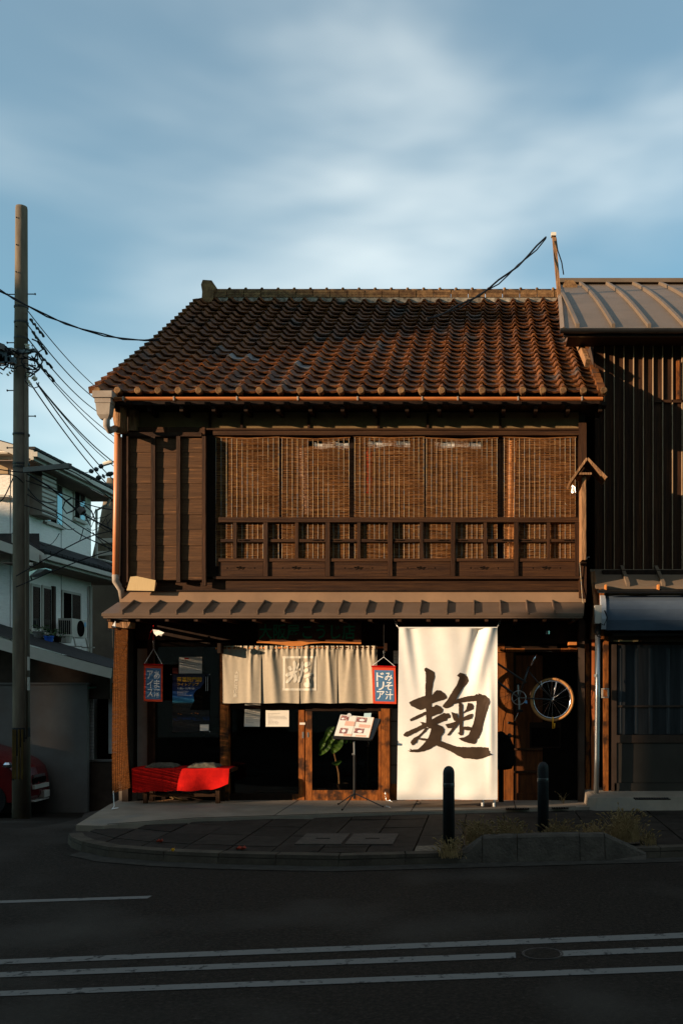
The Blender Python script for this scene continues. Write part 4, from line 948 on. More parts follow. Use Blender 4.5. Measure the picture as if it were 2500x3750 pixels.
tiny = MB(); rr = random.Random(9)
for y in (2531,2535,2541,2547): tiny.box(X(650,WY), X(rr.uniform(680,705),WY), WY-.002, WY-.0015, Z(y+1.2,WY), Z(y,WY))
for x in (754,761): tiny.box(X(x,WY), X(x+1.5,WY), WY-.002, WY-.0015, Z(2530,WY), Z(2478,WY))
part('small_print', tiny, mWhite, po)
part('corner_card', MB().box(X(733,WY), X(765,WY), WY-.003, WY-.0021, Z(2676,WY), Z(2653,WY)), mPaper, po)
for a, b in ((626,2470),(768,2470),(768,2679)): part('tape_dot', MB().tube([P(a,b,WY-.001), P(a,b,WY-.004)], .007, 8), mWhite, po)
sheet('red_edged_paper', 632, 652, 2445, 2570, WY+.004, 'dim red edged paper half hidden behind the dark poster', mat=M('dim red paper', (.16,.03,.02), (.1,.02,.015), sc=9), lines=0)
DY = GY + .022
sheet('notice_paper', 897, 954, 2577, 2661, DY, 'tall white notice on the left door glass, half shaded under the linen curtain', lines=9, tilt=-3)
sheet('notice_paper', 973, 1058, 2601, 2661, DY, 'wide white timetable notice on the left door glass', lines=9)
sheet('sticker', 1097, 1117, 2646, 2654, GY-.008, 'small white sticker with red print on the door stile', 'sticker', lines=0)
sheet('no_smoking_notice', 1440, 1457, 2383, 2430, 12.74, 'small pale notice with a red ring beside the right cloth sign', lines=3)
# bench with red cloth and cushions
be = thing('bench', 'low wooden bench with red cloth in front of the left shop window', 'bench', P(672,2945,12.45))
bt = Z(2813,12.45)
part('seat', MB().box(X(500,12.45), X(850,12.45), 12.43, 12.74, bt-.05, bt-.006), mWoodX, be)
for px in (532, 797):
    for yy in (12.47, 12.7): part('leg', MB().box(X(px-7,12.45), X(px+7,12.45), yy-.025, yy+.025, .035, bt-.052), mWoodZ, be)
part('stretcher', MB().box(X(542,12.45), X(787,12.45), 12.46, 12.49, .12, .16), mWoodX, be)
def redc(u, v):                                         # v: 0 back edge, .45 front edge, 1 hem
    px = 488+(352+8*v)*u
    if v < .45: y = 12.76 - .36*(v/.45); z = bt + .002 + .004*math.sin(u*17)
    else:
        k = (v-.45)/.55; y = 12.40 - .03*k*math.sin(u*14) - .012*k - .03*math.sin(math.pi*u)*k*.5; z = bt - k*(.265 + .03*(1-u) - .035*(u > .82)*(u-.82)/.18*k*2 + .006*math.sin(u*23)) 
        px += 4*k*math.sin(u*5) + (8*k*(.5-u) if u < .5 else -2*k)
    return (X(px,12.45), y, z)
solo('red_cloth_cover', MB().grid(redc, 70, 30), mRed, 'bright red felt cloth draped over the bench front', 'cloth', smooth=True)
for i, (a, b) in enumerate(((530,640),(685,795))):
    m = MB().grid(lambda u, v: (X(a+(b-a)*u+(6*v),12.45), 12.43+.26*v, bt+.012+.05*(1-abs(2*u-1)**5)*(1-abs(2*v-1)**4)+.004*math.sin(u*19+v*11)), 20, 12)
    m.grid(lambda u, v: (X(a+(b-a)*u,12.45), 12.43, bt+.006+.03*v*(1-abs(2*u-1)**8)), 12, 2)
    solo('seat_cushion', m, mCushion, ('thin grey brown cushion on the left half of the red bench','thin grey brown cushion on the right half of the red bench')[i], 'cushion', 'cushions on the red bench', smooth=True)
ba = thing('broom', 'old straw broom lying under the bench', 'broom', P(600,2940,12.7)); part('handle', MB().tube([P(560,2938,12.7), P(640,2926,12.65)], .008, 6), mLog, ba); part('bristles', MB().tube([P(640,2928,12.66), P(622,2916,12.7), P(690,2938,12.7)], [.01,.014,.02], 6), mStraw, ba)
# menu stand
ms = thing('menu_stand', 'black folding tripod stand holding an open menu in front of the door', 'stand', P(1300,2965,12.05))
top = P(1296,2715,12.05); fo = P(1297,2925,12.05); hub = P(1297,2905,12.05)
part('pole', MB().tube([top, P(1297,2770,12.05)], .011, 8), mSteel, ms); part('lower_pole', MB().tube([P(1297,2765,12.05), fo], .015, 8), mBlackM, ms)
for px, py, Y in ((1240,2947,12.3),(1254,2968,11.75),(1400,2956,12.0)):
    part('leg', MB().tube([hub, P(px,py-3,Y)], .008, 6), mBlackM, ms); part('foot', MB().tube([P(px,py-4,Y), P(px+(-4 if px<1300 else 4),py-2,Y)], .012, 6), mBlackR, ms)
part('knob', MB().tube([P(1288,2762,12.05), P(1297,2762,12.05)], .012, 8), mSteel, ms)
cq = [(1225,2700),(1361,2706),(1387,2628),(1247,2617)]
yb_, yt_ = 11.93, 12.10
part('tray', MB().add([P(1219,2700,yb_),P(1362,2708,yb_),P(1392,2632,yt_),P(1244,2620,yt_),P(1219,2707,yb_+.02),P(1360,2714,yb_+.02),P(1396,2640,yt_+.03),P(1244,2626,yt_+.03)], [(0,1,2,3),(4,7,6,5),(0,4,5,1),(1,5,6,2),(2,6,7,3),(3,7,4,0)]), mBlackM, ms)
part('ledge', MB().add([P(1218,2698,yb_-.03),P(1357,2704,yb_-.03),P(1357,2712,yb_-.03),P(1218,2706,yb_-.03),P(1218,2698,yb_+.01),P(1357,2704,yb_+.01),P(1357,2712,yb_+.01),P(1218,2706,yb_+.01)], [(0,3,2,1),(4,5,6,7),(0,1,5,4),(3,7,6,2),(1,2,6,5),(0,4,7,3)]), mBlackM, ms)
mb_ = thing('menu_book', 'open menu with food pictures lying on the tripod stand', 'menu', P(1290,2702,yb_))
B0, B1, B2, B3 = [P(a,b,y) for (a,b),y in zip(((1224,2695),(1351,2702),(1370,2629),(1247,2618)), (yb_-.012,yb_-.012,yt_-.012,yt_-.012))]
nrm = (B1-B0).cross(B3-B0).normalized(); nrm = -nrm if nrm.y > 0 else nrm
def mq(u, v, d=0): return B0.lerp(B1,u).lerp(B3.lerp(B2,u), v) + nrm*d
part('pages', MB().add([mq(0,0),mq(1,0),mq(1,1),mq(0,1),mq(0,0,.008),mq(1,0,.008),mq(1,1,.008),mq(0,1,.008)], [(0,3,2,1),(4,5,6,7),(0,1,5,4),(1,2,6,5),(2,3,7,6),(3,0,4,7)]), mPaper, mb_)
def mpatch(u0,u1,v0,v1,d): return MB().add([mq(u0,v0,d),mq(u1,v0,d),mq(u1,v1,d),mq(u0,v1,d)], [(0,1,2,3)])
mPink = M('pink print', (.75,.45,.33), (.7,.4,.3), sc=9); mFood = M('food picture', (.45,.13,.07), (.06,.07,.11), (.75,.68,.6), sc=85, thr=(.42,.55), rough=.4)
for a in ((.2,.5,.5,.72),(.62,.95,.46,.62),(.25,.5,.02,.12),(.6,.9,.02,.1)): part('text_block', mpatch(*a, .0085), mPink, mb_)
for a in ((.03,.27,.74,.97),(.5,.8,.72,.95),(.11,.33,.12,.38),(.53,.8,.18,.42)): part('food_picture', mpatch(*a, .009), mFood, mb_)
for a in ((.06,.14,.78,.86),(.58,.74,.76,.88),(.17,.28,.17,.32),(.62,.76,.2,.33)): 
    c = ((a[0]+a[1])/2, (a[2]+a[3])/2); m = MB(); m.add([mq(c[0]+(a[1]-a[0])/2*math.cos(t*math.pi/6), c[1]+(a[3]-a[2])/2*math.sin(t*math.pi/6), .0095) for t in range(12)], [tuple(range(12))]); part('plate_picture', m, mWhite, mb_)
part('centre_fold', mpatch(.475,.482,0,1,.0098), mPaperText, mb_); part('orange_edge', mpatch(.985,1.0,0,1,.009), mOrangeWood, mb_)
solo('round_clip', MB().tube([P(1278,2620,yt_-.03), P(1278,2620,yt_-.022)], .028, 16), mWhite, 'round white clip at the top of the open menu', 'clip')
solo('blue_card', MB().add([P(1331,2626,yt_-.02),P(1357,2628,yt_-.02),P(1359,2611,yt_-.02),P(1333,2612,yt_-.02)], [(0,1,2,3)]), M('pale blue card', (.5,.68,.72), (.45,.62,.66), sc=9), 'pale blue card clipped to the top right of the open menu', 'card')
# plant behind the door glass
pt = thing('potted_plant', 'large leaved green plant behind the right door glass', 'plant', P(1245,2915,13.1))
part('pot', MB().lathe((X(1243,13.1),13.1,.02), [(.09,0),(.12,.2),(.125,.2),(.11,.19)], 14), mDark, pt)
part('stem', MB().tube([(X(1243,13.1),13.1,.2), P(1240,2830,13.1), P(1215,2720,13.05), P(1225,2670,13.02)], [.02,.017,.012,.008], 6), mLog, pt)
def leaf(base, tip, w, droop, name='leaf'):
    base, tip = Vector(base), Vector(tip); d = tip-base; s_ = d.cross(Vector((0,-1,.2))).normalized()
    def fn(u, v):
        c = base + d*v - Vector((0,0,droop*math.sin(math.pi*v))); ww = w*(math.sin(math.pi*min(1,v*.9+.08))**.7)*(2*u-1)
        return c + s_*ww + Vector((0, -.018*abs(2*u-1)+.006*math.sin(v*30), 0))
    part(name, MB().grid(fn, 6, 14), mLeaf, pt, smooth=True)
LY = 12.84
for b, t_, w, dr_ in (((1215,2705),(1170,2765),.06,.0),((1232,2680),(1205,2728),.05,-.03),((1250,2700),(1216,2758),.075,-.01),((1222,2660),(1186,2720),.04,-.04),((1262,2712),(1272,2718),.03,.0),((1190,2700),(1172,2745),.04,0),((1250,2785),(1215,2795),.03,.02),((1290,2715),(1282,2712),.03,0)):
    leaf(P(*b,LY), P(*t_,LY-.02), w, dr_)
# chain at the door post, pebble, iron ring, drain grates
ch = thing('door_chain', 'loose steel chain hanging from the foot of the right door post', 'chain', P(1420,2935,12.7)); links('links', P(1410,2900,12.7), P(1414,2930,12.68), ch, .011); links('links', P(1414,2931,12.66), P(1438,2937,12.6), ch, .011)
solo('stone', MB().lathe((X(1530,12.4),12.4,.035), [(.02,0),(.04,.01),(.03,.025),(.008,.03)], 7), mConc, 'small stone on the concrete in front of the banner', 'stone')
ir = MB(); c = P(1424,2966,12.0); ir.tube([(c.x+.03*math.cos(t), 11.9+.02*math.sin(t), .045+.03*abs(math.sin(t/2))) for t in [k*math.pi/5 for k in range(11)]], .004, 5); solo('wire_ring', ir, mSteel, 'thin wire ring lying on the concrete beside the drain covers', 'ring')
def grate(px, py, w, d, label, z=.036):
    Y = (EYE-z)*F/(py-HY); x = X(px,Y); t = thing('drain_grate', label, 'grate', (x,Y,z), 'drain grates')
    part('frame', MB().box(x-w/2,x+w/2,Y-d/2,Y+d/2,z-.004,z+.003), mBlack, t)
    for k in range(int(w/.03)): part('bar', MB().box(x-w/2+.01+k*.03, x-w/2+.02+k*.03, Y-d/2, Y+d/2, z+.0035, z+.008), mIron, t)
grate(1893, 2962, .28, .14, 'small iron drain grate in front of the plank door')
grate(2050, 2960, .2, .1, 'smaller iron grate at the foot of the dark bay')
solo('oval_cover', MB().lathe((X(1775,12.15),12.2,.036), [(.11,0),(.11,.006)], 20), mIron, 'dark round iron cover on the concrete under the banner edge', 'cover')
# black solid standing in for a person's shadow beside the banner
bgx = thing('shadow_figure', 'black solid shape standing in for the shadow of a person beside the banner', 'silhouette', P(1840,2820,12.55))
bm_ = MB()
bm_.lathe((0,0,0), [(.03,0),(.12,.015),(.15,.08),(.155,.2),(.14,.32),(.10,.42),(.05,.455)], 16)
bm_.v = [(X(1838,12.55)+a*1.0, 12.56+b*.45, Z(2820,12.55)+c) for a, b, c in bm_.v]; part('silhouette', bm_, mBlack, bgx, smooth=True)
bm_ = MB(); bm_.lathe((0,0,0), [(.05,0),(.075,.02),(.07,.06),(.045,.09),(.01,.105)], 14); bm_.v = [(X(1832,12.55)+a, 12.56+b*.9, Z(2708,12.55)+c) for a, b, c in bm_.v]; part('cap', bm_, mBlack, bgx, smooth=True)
part('shadow_brim', MB().box(X(1845,12.55),X(1852,12.55)+.02,12.5,12.6,Z(2710,12.55),Z(2706,12.55)), mBlack, bgx)
part('shadow_line', MB().tube([P(1838,2690,12.6), P(1842,2640,12.65), P(1855,2600,12.75)], .006, 5), mBlackR, bgx)
part('shadow_leg', MB().box(X(1824,12.6),X(1843,12.6),12.6,12.68,.036,Z(2815,12.6)), mBlack, bgx)
# lamp under the canopy
lm = thing('small_lamp', 'small glass lamp hanging under the canopy above the bicycle', 'lamp', P(2004,2330,12.5)); part('shade', MB().lathe(P(2004,2325,12.5), [(.012,0),(.028,.01),(.028,.05),(.01,.06)], 10), mGlassB, lm); part('cord', MB().tube([P(2004,2308,12.5), P(2004,2262,12.5)], .003, 5), mBlackM, lm)
# bicycle hung on the wall
bi = thing('bicycle', 'black bicycle with tan tyres hung up in the dark bay, half behind the banner', 'bicycle', P(1900,2640,12.5))
BYY = 12.48
def wheel(px, py, rpx):
    c = P(px, py, BYY); r = rpx*BYY/F; w = MB(); n = 40
    w.tube([c+Vector((r*math.cos(2*math.pi*k/n),0,r*math.sin(2*math.pi*k/n))) for k in range(n+1)], .017, 8, cap=False); t_ = part('tyre', w, mRubber, bi, smooth=True)
    w = MB(); ri = r-.028
    w.tube([c+Vector((ri*math.cos(2*math.pi*k/n),0,ri*math.sin(2*math.pi*k/n))) for k in range(n+1)], .010, 6, cap=False); wh = part('rim', w, mChrome, bi, smooth=True)
    part('hub', MB().tube([c-Vector((0,.045,0)), c-Vector((0,.03,0)), c+Vector((0,.03,0)), c+Vector((0,.045,0))], [.02,.014,.014,.02], 10), mChrome, wh, smooth=True)
    for k in range(24):
        a = 2*math.pi*k/24; s_ = (-1)**k*.03; b = a + (.5 if (k//2) % 2 else -.5)
        part('spoke', MB().tube([c+Vector((.018*math.cos(b),s_,.018*math.sin(b))), c+Vector((ri*math.cos(a),0,ri*math.sin(a)))], .0016, 4), mChrome, wh)
    return c, r
C1, r1 = wheel(2020, 2562, 76); C2, r2 = wheel(1700, 2500, 76)
def tb(name, pts_, r=.012, mat=mBlackM, parent=None): return part(name, MB().tube(pts_, r, 8), mat, parent or bi, smooth=True)
bb = P(1898,2555,BYY); st0 = P(1945,2430,BYY); hd = P(1768,2395,BYY); hd2 = P(1758,2450,BYY)
tb('seat_tube', [bb, P(1935,2440,BYY)], .015); tb('seat_post', [P(1943,2438,BYY), P(1962,2395,BYY)], .012, mChrome); tb('down_tube', [bb, hd2], .016); tb('top_tube', [P(1925,2500,BYY), hd], .014)
tb('head_tube', [hd, hd2], .018); tb('chain_stay', [bb, C1+Vector((0,-.04,0))], .009); tb('chain_stay', [bb, C1+Vector((0,.04,0))], .009); tb('seat_stay', [P(1930,2452,BYY), C1+Vector((0,-.04,0))], .008); tb('seat_stay', [P(1930,2452,BYY), C1+Vector((0,.04,0))], .008)
tb('fork', [hd2, C2+Vector((0,-.04,0))], .009); tb('fork', [hd2, C2+Vector((0,.04,0))], .009)
tb('handlebar', [P(1775,2370,BYY-.2), P(1765,2362,BYY-.05), P(1765,2362,BYY+.05), P(1775,2370,BYY+.2)], .011, mChrome); tb('stem', [hd, P(1765,2362,BYY)], .012, mChrome)
sd_ = MB(); sd_.grid(lambda u, v: P(1925+95*u, 2386-5*math.sin(u*3)+3*abs(2*v-1), BYY + (.075*(1-u)+.02)*(2*v-1)), 10, 6); part('saddle', sd_, mBlackR, bi, smooth=True)
cr2 = part('crank', MB().bar(bb-Vector((0,.05,0)), P(1900,2602,BYY)-Vector((0,.05,0)), .02, .012), mChrome, bi); part('crank', MB().bar(bb+Vector((0,.05,0)), P(1896,2508,BYY)+Vector((0,.05,0)), .02, .012), mChrome, bi)
cw = MB(); n = 32
cw.tube([bb+Vector((.088*math.cos(2*math.pi*k/n),-.035,.088*math.sin(2*math.pi*k/n))) for k in range(n+1)], .006, 6, cap=False)
for k in range(5): a = 2*math.pi*k/5; cw.bar(bb+Vector((0,-.035,0)), bb+Vector((.088*math.cos(a),-.035,.088*math.sin(a))), .014, .005)
part('chainring', cw, mSteel, bi)
part('pedal', MB().box(P(1888,0,BYY).x, P(1912,0,BYY).x, BYY-.15, BYY-.06, Z(2606,BYY), Z(2598,BYY)), mBlackR, bi); part('pedal', MB().box(P(1885,0,BYY).x, P(1908,0,BYY).x, BYY+.06, BYY+.14, Z(2510,BYY), Z(2503,BYY)), mBlackR, bi)
part('reflector', MB().add([P(1915,2573,BYY-.16),P(1930,2576,BYY-.16),P(1928,2563,BYY-.16)],[(0,1,2)]), M('blue reflector', (.15,.35,.6), (.12,.3,.5), sc=9), bi)
fe = MB(); A0, A1 = R(22), R(168); rf_ = r1+.022
def fp(u, v): a = A0+(A1-A0)*u; rr2 = rf_ + .008*math.cos((v-.5)*math.pi); return C1+Vector((rr2*math.cos(a), .028*(2*v-1), rr2*math.sin(a)))
part('mudguard', fe.grid(fp, 30, 5), mChrome, bi, smooth=True)
tb('mudguard_stay', [C1+Vector((0,-.03,0)), C1+Vector((rf_*math.cos(R(78)),-.03,rf_*math.sin(R(78))))], .0025, mChrome); tb('mudguard_stay', [C1+Vector((0,-.03,0)), C1+Vector((rf_*math.cos(R(38)),-.03,rf_*math.sin(R(38))))], .0025, mChrome)
tb('brake_arm', [P(1978,2490,BYY-.03), P(1985,2512,BYY-.04), P(1975,2525,BYY-.04)], .005, mChrome)
tb('kickstand', [P(1898,2605,BYY-.02), P(1883,2640,BYY-.05)], .005, mChrome)
tb('cable', [P(1980,2492,BYY-.03), P(1983,2510,BYY-.1), P(1960,2530,BYY-.06)], .0025, mSteel)
solo('bicycle_lock', MB().tube([P(2023,2625,BYY-.03),P(2022,2668,BYY-.03),P(2028,2666,BYY-.03),P(2029,2648,BYY-.03)], .008, 8), mYellow, 'yellow orange hook lock hanging from the tyre of the bicycle', 'lock', smooth=True)
# bollards
for i, (px, Y, lab) in enumerate(((1642, 9.15, 'black steel bollard standing in front of the white banner'), (1987, 9.62, 'black steel bollard in the weeds in front of the dark bay'))):
    t = thing('bollard', lab, 'bollard', (X(px,Y),Y,0), 'bollards on the pavement')
    part('post', MB().lathe((X(px,Y),Y,0), [(.056,-.02),(.054,.72),(.053,.745),(.048,.765),(.038,.783),(.022,.796),(.004,.80)], 24), mBoll, t, smooth=True)
    part('band', MB().lathe((X(px,Y),Y,0), [(.0545,.60),(.0555,.603),(.0555,.64),(.0545,.643)], 24), mBlackM, t, smooth=True)
# weeds
wr = random.Random(17)
def weeds(px, Y, wpx, h, n, label, zb=.03):
    m = MB(); cx = X(px,Y); w = X(px+wpx,Y)-cx
    for k in range(n):
        x = cx + wr.gauss(0,.5)*w; y = Y + wr.uniform(-.12,.25); hh_ = h*wr.uniform(.35,1)*(1-.35*abs((x-cx)/w)); lean = wr.uniform(-.6,.6)*hh_; ly = wr.uniform(-.3,.3)*hh_
        b = len(m.v); wd = wr.uniform(.002,.0045); pts_ = [Vector((x+lean*t*t, y+ly*t*t, zb+hh_*(t-.25*t*t*abs(lean)/hh_))) for t in (0,.4,.75,1)]
        for q, p_ in enumerate(pts_): ww = wd*(1-.75*q/3); m.v += [(p_.x-ww,p_.y,p_.z),(p_.x+ww,p_.y+ww*.5,p_.z)]
        for q in range(3): a = b+2*q; m.f.append((a,a+1,a+3,a+2))
        if wr.random() < .4:                                    # foxtail head
            d = (pts_[3]-pts_[2]).normalized(); e_ = pts_[3]; b = len(m.v); L = wr.uniform(.025,.045)
            m.tube([e_, e_+d*L*.5+Vector((lean*.03,0,0)), e_+d*L+Vector((lean*.08,0,-.006))], [.002,.0075,.002], 4)
    m.keep = True
    solo('weed_clump', m, mStraw, label, 'weeds', 'dry weeds behind the planter kerb', loc=(cx,Y,zb))
weeds(1560+85, 9.02, 38, .2, 160, 'low yellow weeds round the foot of the left bollard', -.02)
weeds(1745, 9.35, 45, .26, 300, 'weeds just right of the left bollard')
weeds(1860, 9.4, 75, .25, 400, 'wide clump of dry weeds between the two bollards')
weeds(2045, 9.5, 60, .24, 280, 'weeds just right of the right bollard')
weeds(2175, 9.55, 50, .2, 220, 'lowest clump of weeds, right of the right bollard')
weeds(2290, 9.6, 55, .33, 400, 'tallest bushy clump of weeds near the right end of the planter kerb')
weeds(2375, 9.55, 28, .15, 80, 'last small weeds past the right end of the planter kerb', -.0)
weeds(2062, 12.5, 12, .16, 14, 'thin weeds by the wall at the foot of the dark bay', .036)
def leafp(px, py, r, mat, lab, z=.006):
    Y = (EYE-z)*F/(py-HY); x = X(px,Y)
    m = MB().grid(lambda u, v: (x+r*(2*u-1)*(1-.6*abs(2*v-1)), Y+r*.8*(2*v-1), z+.012*(2*u-1)**2+.02*(2*v-1)**2+.004*math.sin(u*20)), 5, 5); solo('fallen_leaf', m, mat, lab, 'leaf', 'fallen leaves')
leafp(882, 3112, .06, mRedLeaf, 'large red leaf lying on the pavement slabs'); leafp(585, 3085, .04, mRedLeaf, 'dim red brown leaf on the left part of the pavement'); leafp(633, 3118, .02, mYellow, 'tiny orange leaf on the kerb at the left')
# sign post with its own little roof at the right corner
sgp = thing('roofed_sign_post', 'weathered sign board on edge under a small plank roof at the right corner post', 'sign', P(2137,2045,12.25))
part('board', bxp(2129, 2144, 1745, 2050, 12.05, .36), mLog, sgp)
part('roof_board', MB().bar(P(2141,1692,12.2), P(2080,1778,12.2), .42, .028, up=(0,0,1)), mLog, sgp); part('roof_board', MB().bar(P(2143,1692,12.2), P(2212,1762,12.2), .42, .028, up=(0,0,1)), mLog, sgp)
part('tie', bxp(2118, 2165, 1730, 1738, 12.0, .4), mLog, sgp); part('bracket', bxp(2127, 2146, 2050, 2062, 12.2, .25), mDark, sgp); part('hook', MB().tube([P(2147,2048,12.1), P(2148,2040,12.1), P(2157,2040,12.1)], .004, 5), mSteel, sgp)
wl_ = thing('wire_lantern', 'small wire lantern hanging from the left tip of the little plank roof', 'lantern', P(2098,1806,12.1)); 
c = P(2100,1806,12.1)
for k in range(6): a = k*math.pi/3; part('wire', MB().tube([(c.x+.03*math.cos(a),c.y+.03*math.sin(a),c.z),(c.x+.02*math.cos(a),c.y+.02*math.sin(a),c.z+.07),(c.x-.02,c.y,c.z+.1)], .003, 4), mSteel, wl_)
part('base', MB().lathe(c, [(.034,0),(.034,.006)], 10), mSteel, wl_)
solo('wall_wire', MB().tube([P(2124,1815,12.42),P(2125,1950,12.42),P(2121,2060,12.40),P(2127,2140,12.42),P(2131,2200,12.4),P(2134,2210,12.38)], .004, 5), mCord, 'thin pale wire running down the right corner post', 'wire')
# mast with cables on the roof
ma = thing('roof_mast', 'slim rusty mast standing at the right end of the ridge, cables tied to its top', 'mast', P(2047,1110,15.4))
part('pole', MB().bar(P(2027,868,15.4), P(2046,1090,15.4), .06, .05), mLog, ma); part('clamp', MB().box(*[f for f in (P(2016,0,15.4).x, P(2034,0,15.4).x)], 15.34, 15.44, Z(868,15.4), Z(856,15.4)), mPorc, ma); part('foot', MB().bar(P(2046,1085,15.4), P(2052,1160,15.4), .04, .04), mIron, ma)
def wire(name, pts_, r, label, group=None, mat=mCable): return solo(name, MB().tube(pts_, r, 5), mat, label, 'cable', group)
m = MB()
cp = cable(P(1998,868,15.3), P(1560,1168,14.0), .18, 12)
wire('roof_cable', [p + Vector((0,0,.02*math.sin(i*1.6))) for i, p in enumerate(cp)], .014, 'twisted black cable from the mast down to the roof tiles', 'cables tied to the mast')
wire('roof_cable', [p + Vector((0,.05,-.025*math.sin(i*1.6))) for i, p in enumerate(cp)], .010, 'second strand beside the twisted cable from mast to tiles', 'cables tied to the mast')
wire('roof_cable', [P(2034,870,15.4),P(2040,915,15.4),P(2055,960,15.6),P(2062,1005,15.8)], .010, 'loose cable dropping from the mast behind the metal roof', 'cables tied to the mast')
wire('roof_cable', [P(1750,1085,16.0),P(1782,1095,15.9),P(1820,1115,15.6)], .008, 'short loose cable over the ridge', 'cables tied to the mast')
# ================================================================ RIGHT NEIGHBOUR
mStripW = M('brown cover strip', (.36,.25,.15), (.28,.18,.1), sc=4, rough=.7)
rh = thing('right_neighbour_house', 'dark board clad house with seamed metal roof right of the old shop', 'house', (3.6, 13, 0))
NYW = 13.0
part('board_backing', MB().box(1.42, 8, NYW+.03, NYW+.1, 2.6, 6.2), mDark, rh)
x = 1.43; k = 0
while x < 4.6:
    part('wall_board', MB().box(x+.004, x+.124, NYW, NYW+.028, 2.95, 6.17), mWoodZ, rh)
    part('cover_strip', MB().box(x+.121, x+.131, NYW-.03, NYW+.001, 2.95, 6.17), mStripW, rh); x += .128
part('wall_board_field', MB().box(4.6, 8, NYW, NYW+.03, 2.95, 6.17), mWoodZ, rh)
part('cross_batten', MB().box(X(2395,NYW), 8, NYW-.03, NYW-.017, Z(1476,NYW), Z(1466,NYW)), mWoodX, rh)
part('corner_board', MB().box(X(2472,NYW), X(2483,NYW), NYW-.05, NYW-.031, Z(1466,NYW), Z(1325,NYW)), mPost, rh)
part('side_wall', MB().box(1.42, 1.5, NYW+.101, 21, -.1, 6.2), mBrownW, rh); part('side_wall', MB().box(7.92, 8, NYW+.101, 21, -.1, 6.2), mBrownW, rh); part('back_wall', MB().box(1.501, 7.919, 20.9, 21, -.1, 6.2), mBrownW, rh)
# curved metal roof
EY, EZ = 12.62, Z(1203,12.62)
xe = X(2062,12.62)
def nrp(x, v, h=0):                       # v: 0 eave to 1 ridge, gently bulging slope
    y = EY + 4.6*v; z = EZ + 2.42*v + .07*math.sin(math.pi*v); return Vector((x, y, z+h))
sl = MB(); 
def xv(v): return xe + (1.27-xe)*v
m = MB().grid(lambda u, v: nrp(xv(v)+(8.6-xv(v))*u, v), 12, 14); b = len(m.v)
m.grid(lambda u, v: nrp(xv(v)+(8.6-xv(v))*u, v, -.06), 12, 14)
nroof = part('metal_roof', m, mMetalGr, rh, smooth=False)
part('roof_back', MB().add([nrp(1.27,1),nrp(8.6,1),(8.6,EY+9.2,EZ),(1.27,EY+9.2,EZ)], [(0,1,2,3)]), mMetalGr, nroof)
part('verge_trim', MB().tube([nrp(xv(t/10),t/10,-.02) for t in range(11)], .045, 4), mMetalGr, nroof); 
k = 0
for px in (2115, 2246, 2378, 2510, 2641, 2772, 2903, 3034, 3165, 3296, 3427):
    x = X(px, EY) - .0; m = MB(); vm = .66 if px == 2115 else .99
    m.grid(lambda u, v: nrp(x-.022+.044*u, max(.01,v*vm), .055), 1, 14); m.grid(lambda u, v: nrp(x-.022, max(.01,v*vm), .055*u), 1, 14); m.grid(lambda u, v: nrp(x+.022, max(.01,v*vm), .055*(1-u)), 1, 14); m.add([nrp(x-.022,.01,0),nrp(x+.022,.01,0),nrp(x+.022,.01,.055),nrp(x-.022,.01,.055)], [(0,1,2,3)])
    part('seam_batten', m, mMetalGr, nroof)
part('ridge_cap', MB().box(1.25, 8.6, EY+4.5, EY+4.7, EZ+2.42, EZ+2.49), mMetalGr, nroof)
part('eave_fascia', MB().box(xe, 8.6, EY+.0, EY+.04, EZ-.10, EZ-.012), mBlackM, rh); part('eave_gutter', gut(xe-.05, 8.6, EY-.05, EZ-.03, .05), mBlackM, rh)
part('eave_soffit', MB().box(xe+.06, 8.6, EY+.041, NYW+.02, EZ-.10, EZ-.07), mDark, rh)
vr = MB(); vr.add([nrp(xe+.0,0,-.1), nrp(1.27,1,-.1), nrp(1.27,1,-.01), nrp(xe,0,-.01)], [(0,1,2,3)]); part('verge_board', vr, mLog, rh)
part('verge_timber', MB().bar(P(2110,1238,13.3), P(2150,1330,12.7), .06, .10), mLog, rh)
# skirt roof, awning, ground floor
sz0, sz1 = Z(2148,12.42), Z(2085,NYW)
sx = X(2180,12.42)
sk = part('skirt_roof', MB().add([(sx,12.42,sz0),(8,12.42,sz0),(8,NYW-.02,sz1),(sx-.02,NYW-.02,sz1),(sx,12.42,sz0-.03),(8,12.42,sz0-.03),(8,NYW-.02,sz1-.06),(sx-.02,NYW-.02,sz1-.06)], [(0,1,2,3),(4,7,6,5),(0,4,5,1),(0,3,7,4)]), mMetalGr, rh)
for px in (2298, 2428, 2556, 2690):
    x = X(px,12.42); part('seam_batten', MB().add([(x-.022,12.418,sz0+.0),(x+.022,12.418,sz0),(x+.022,12.418,sz0+.05),(x-.022,12.418,sz0+.05),(x-.022,NYW-.02,sz1),(x+.022,NYW-.02,sz1),(x+.022,NYW-.02,sz1+.05),(x-.022,NYW-.02,sz1+.05)], [(0,1,2,3),(4,7,6,5),(0,3,7,4),(1,5,6,2),(3,2,6,7)]), mMetalGr, sk)
part('skirt_gutter', gut(X(2188,12.36), 8, 12.36, sz0-.045, .045), mBlackM, rh)
for px in (2215, 2408): part('gutter_strap', bxp(px, px+5, 2140, 2160, 12.305, .11), mOrangeWood, rh)
part('rough_end', MB().prism([(X(a,12.55),Z(b,12.55)) for a, b in ((2164,2340),(2172,2215),(2160,2095),(2176,2090),(2186,2150),(2192,2340))], 12.55, 12.9), mLog, rh)
part('corner_timber', bxp(2192, 2210, 2152, 2340, 12.5, .2), mPost, rh)
part('cream_band', MB().box(X(2210,12.75), 8, 12.74, 12.9, Z(2200,12.75), Z(2163,12.75)), mCream, rh)
part('fascia_shade', MB().box(X(2205,12.8), 8, 12.8, 12.95, Z(2163,12.8), sz1-.03), mDark, rh)
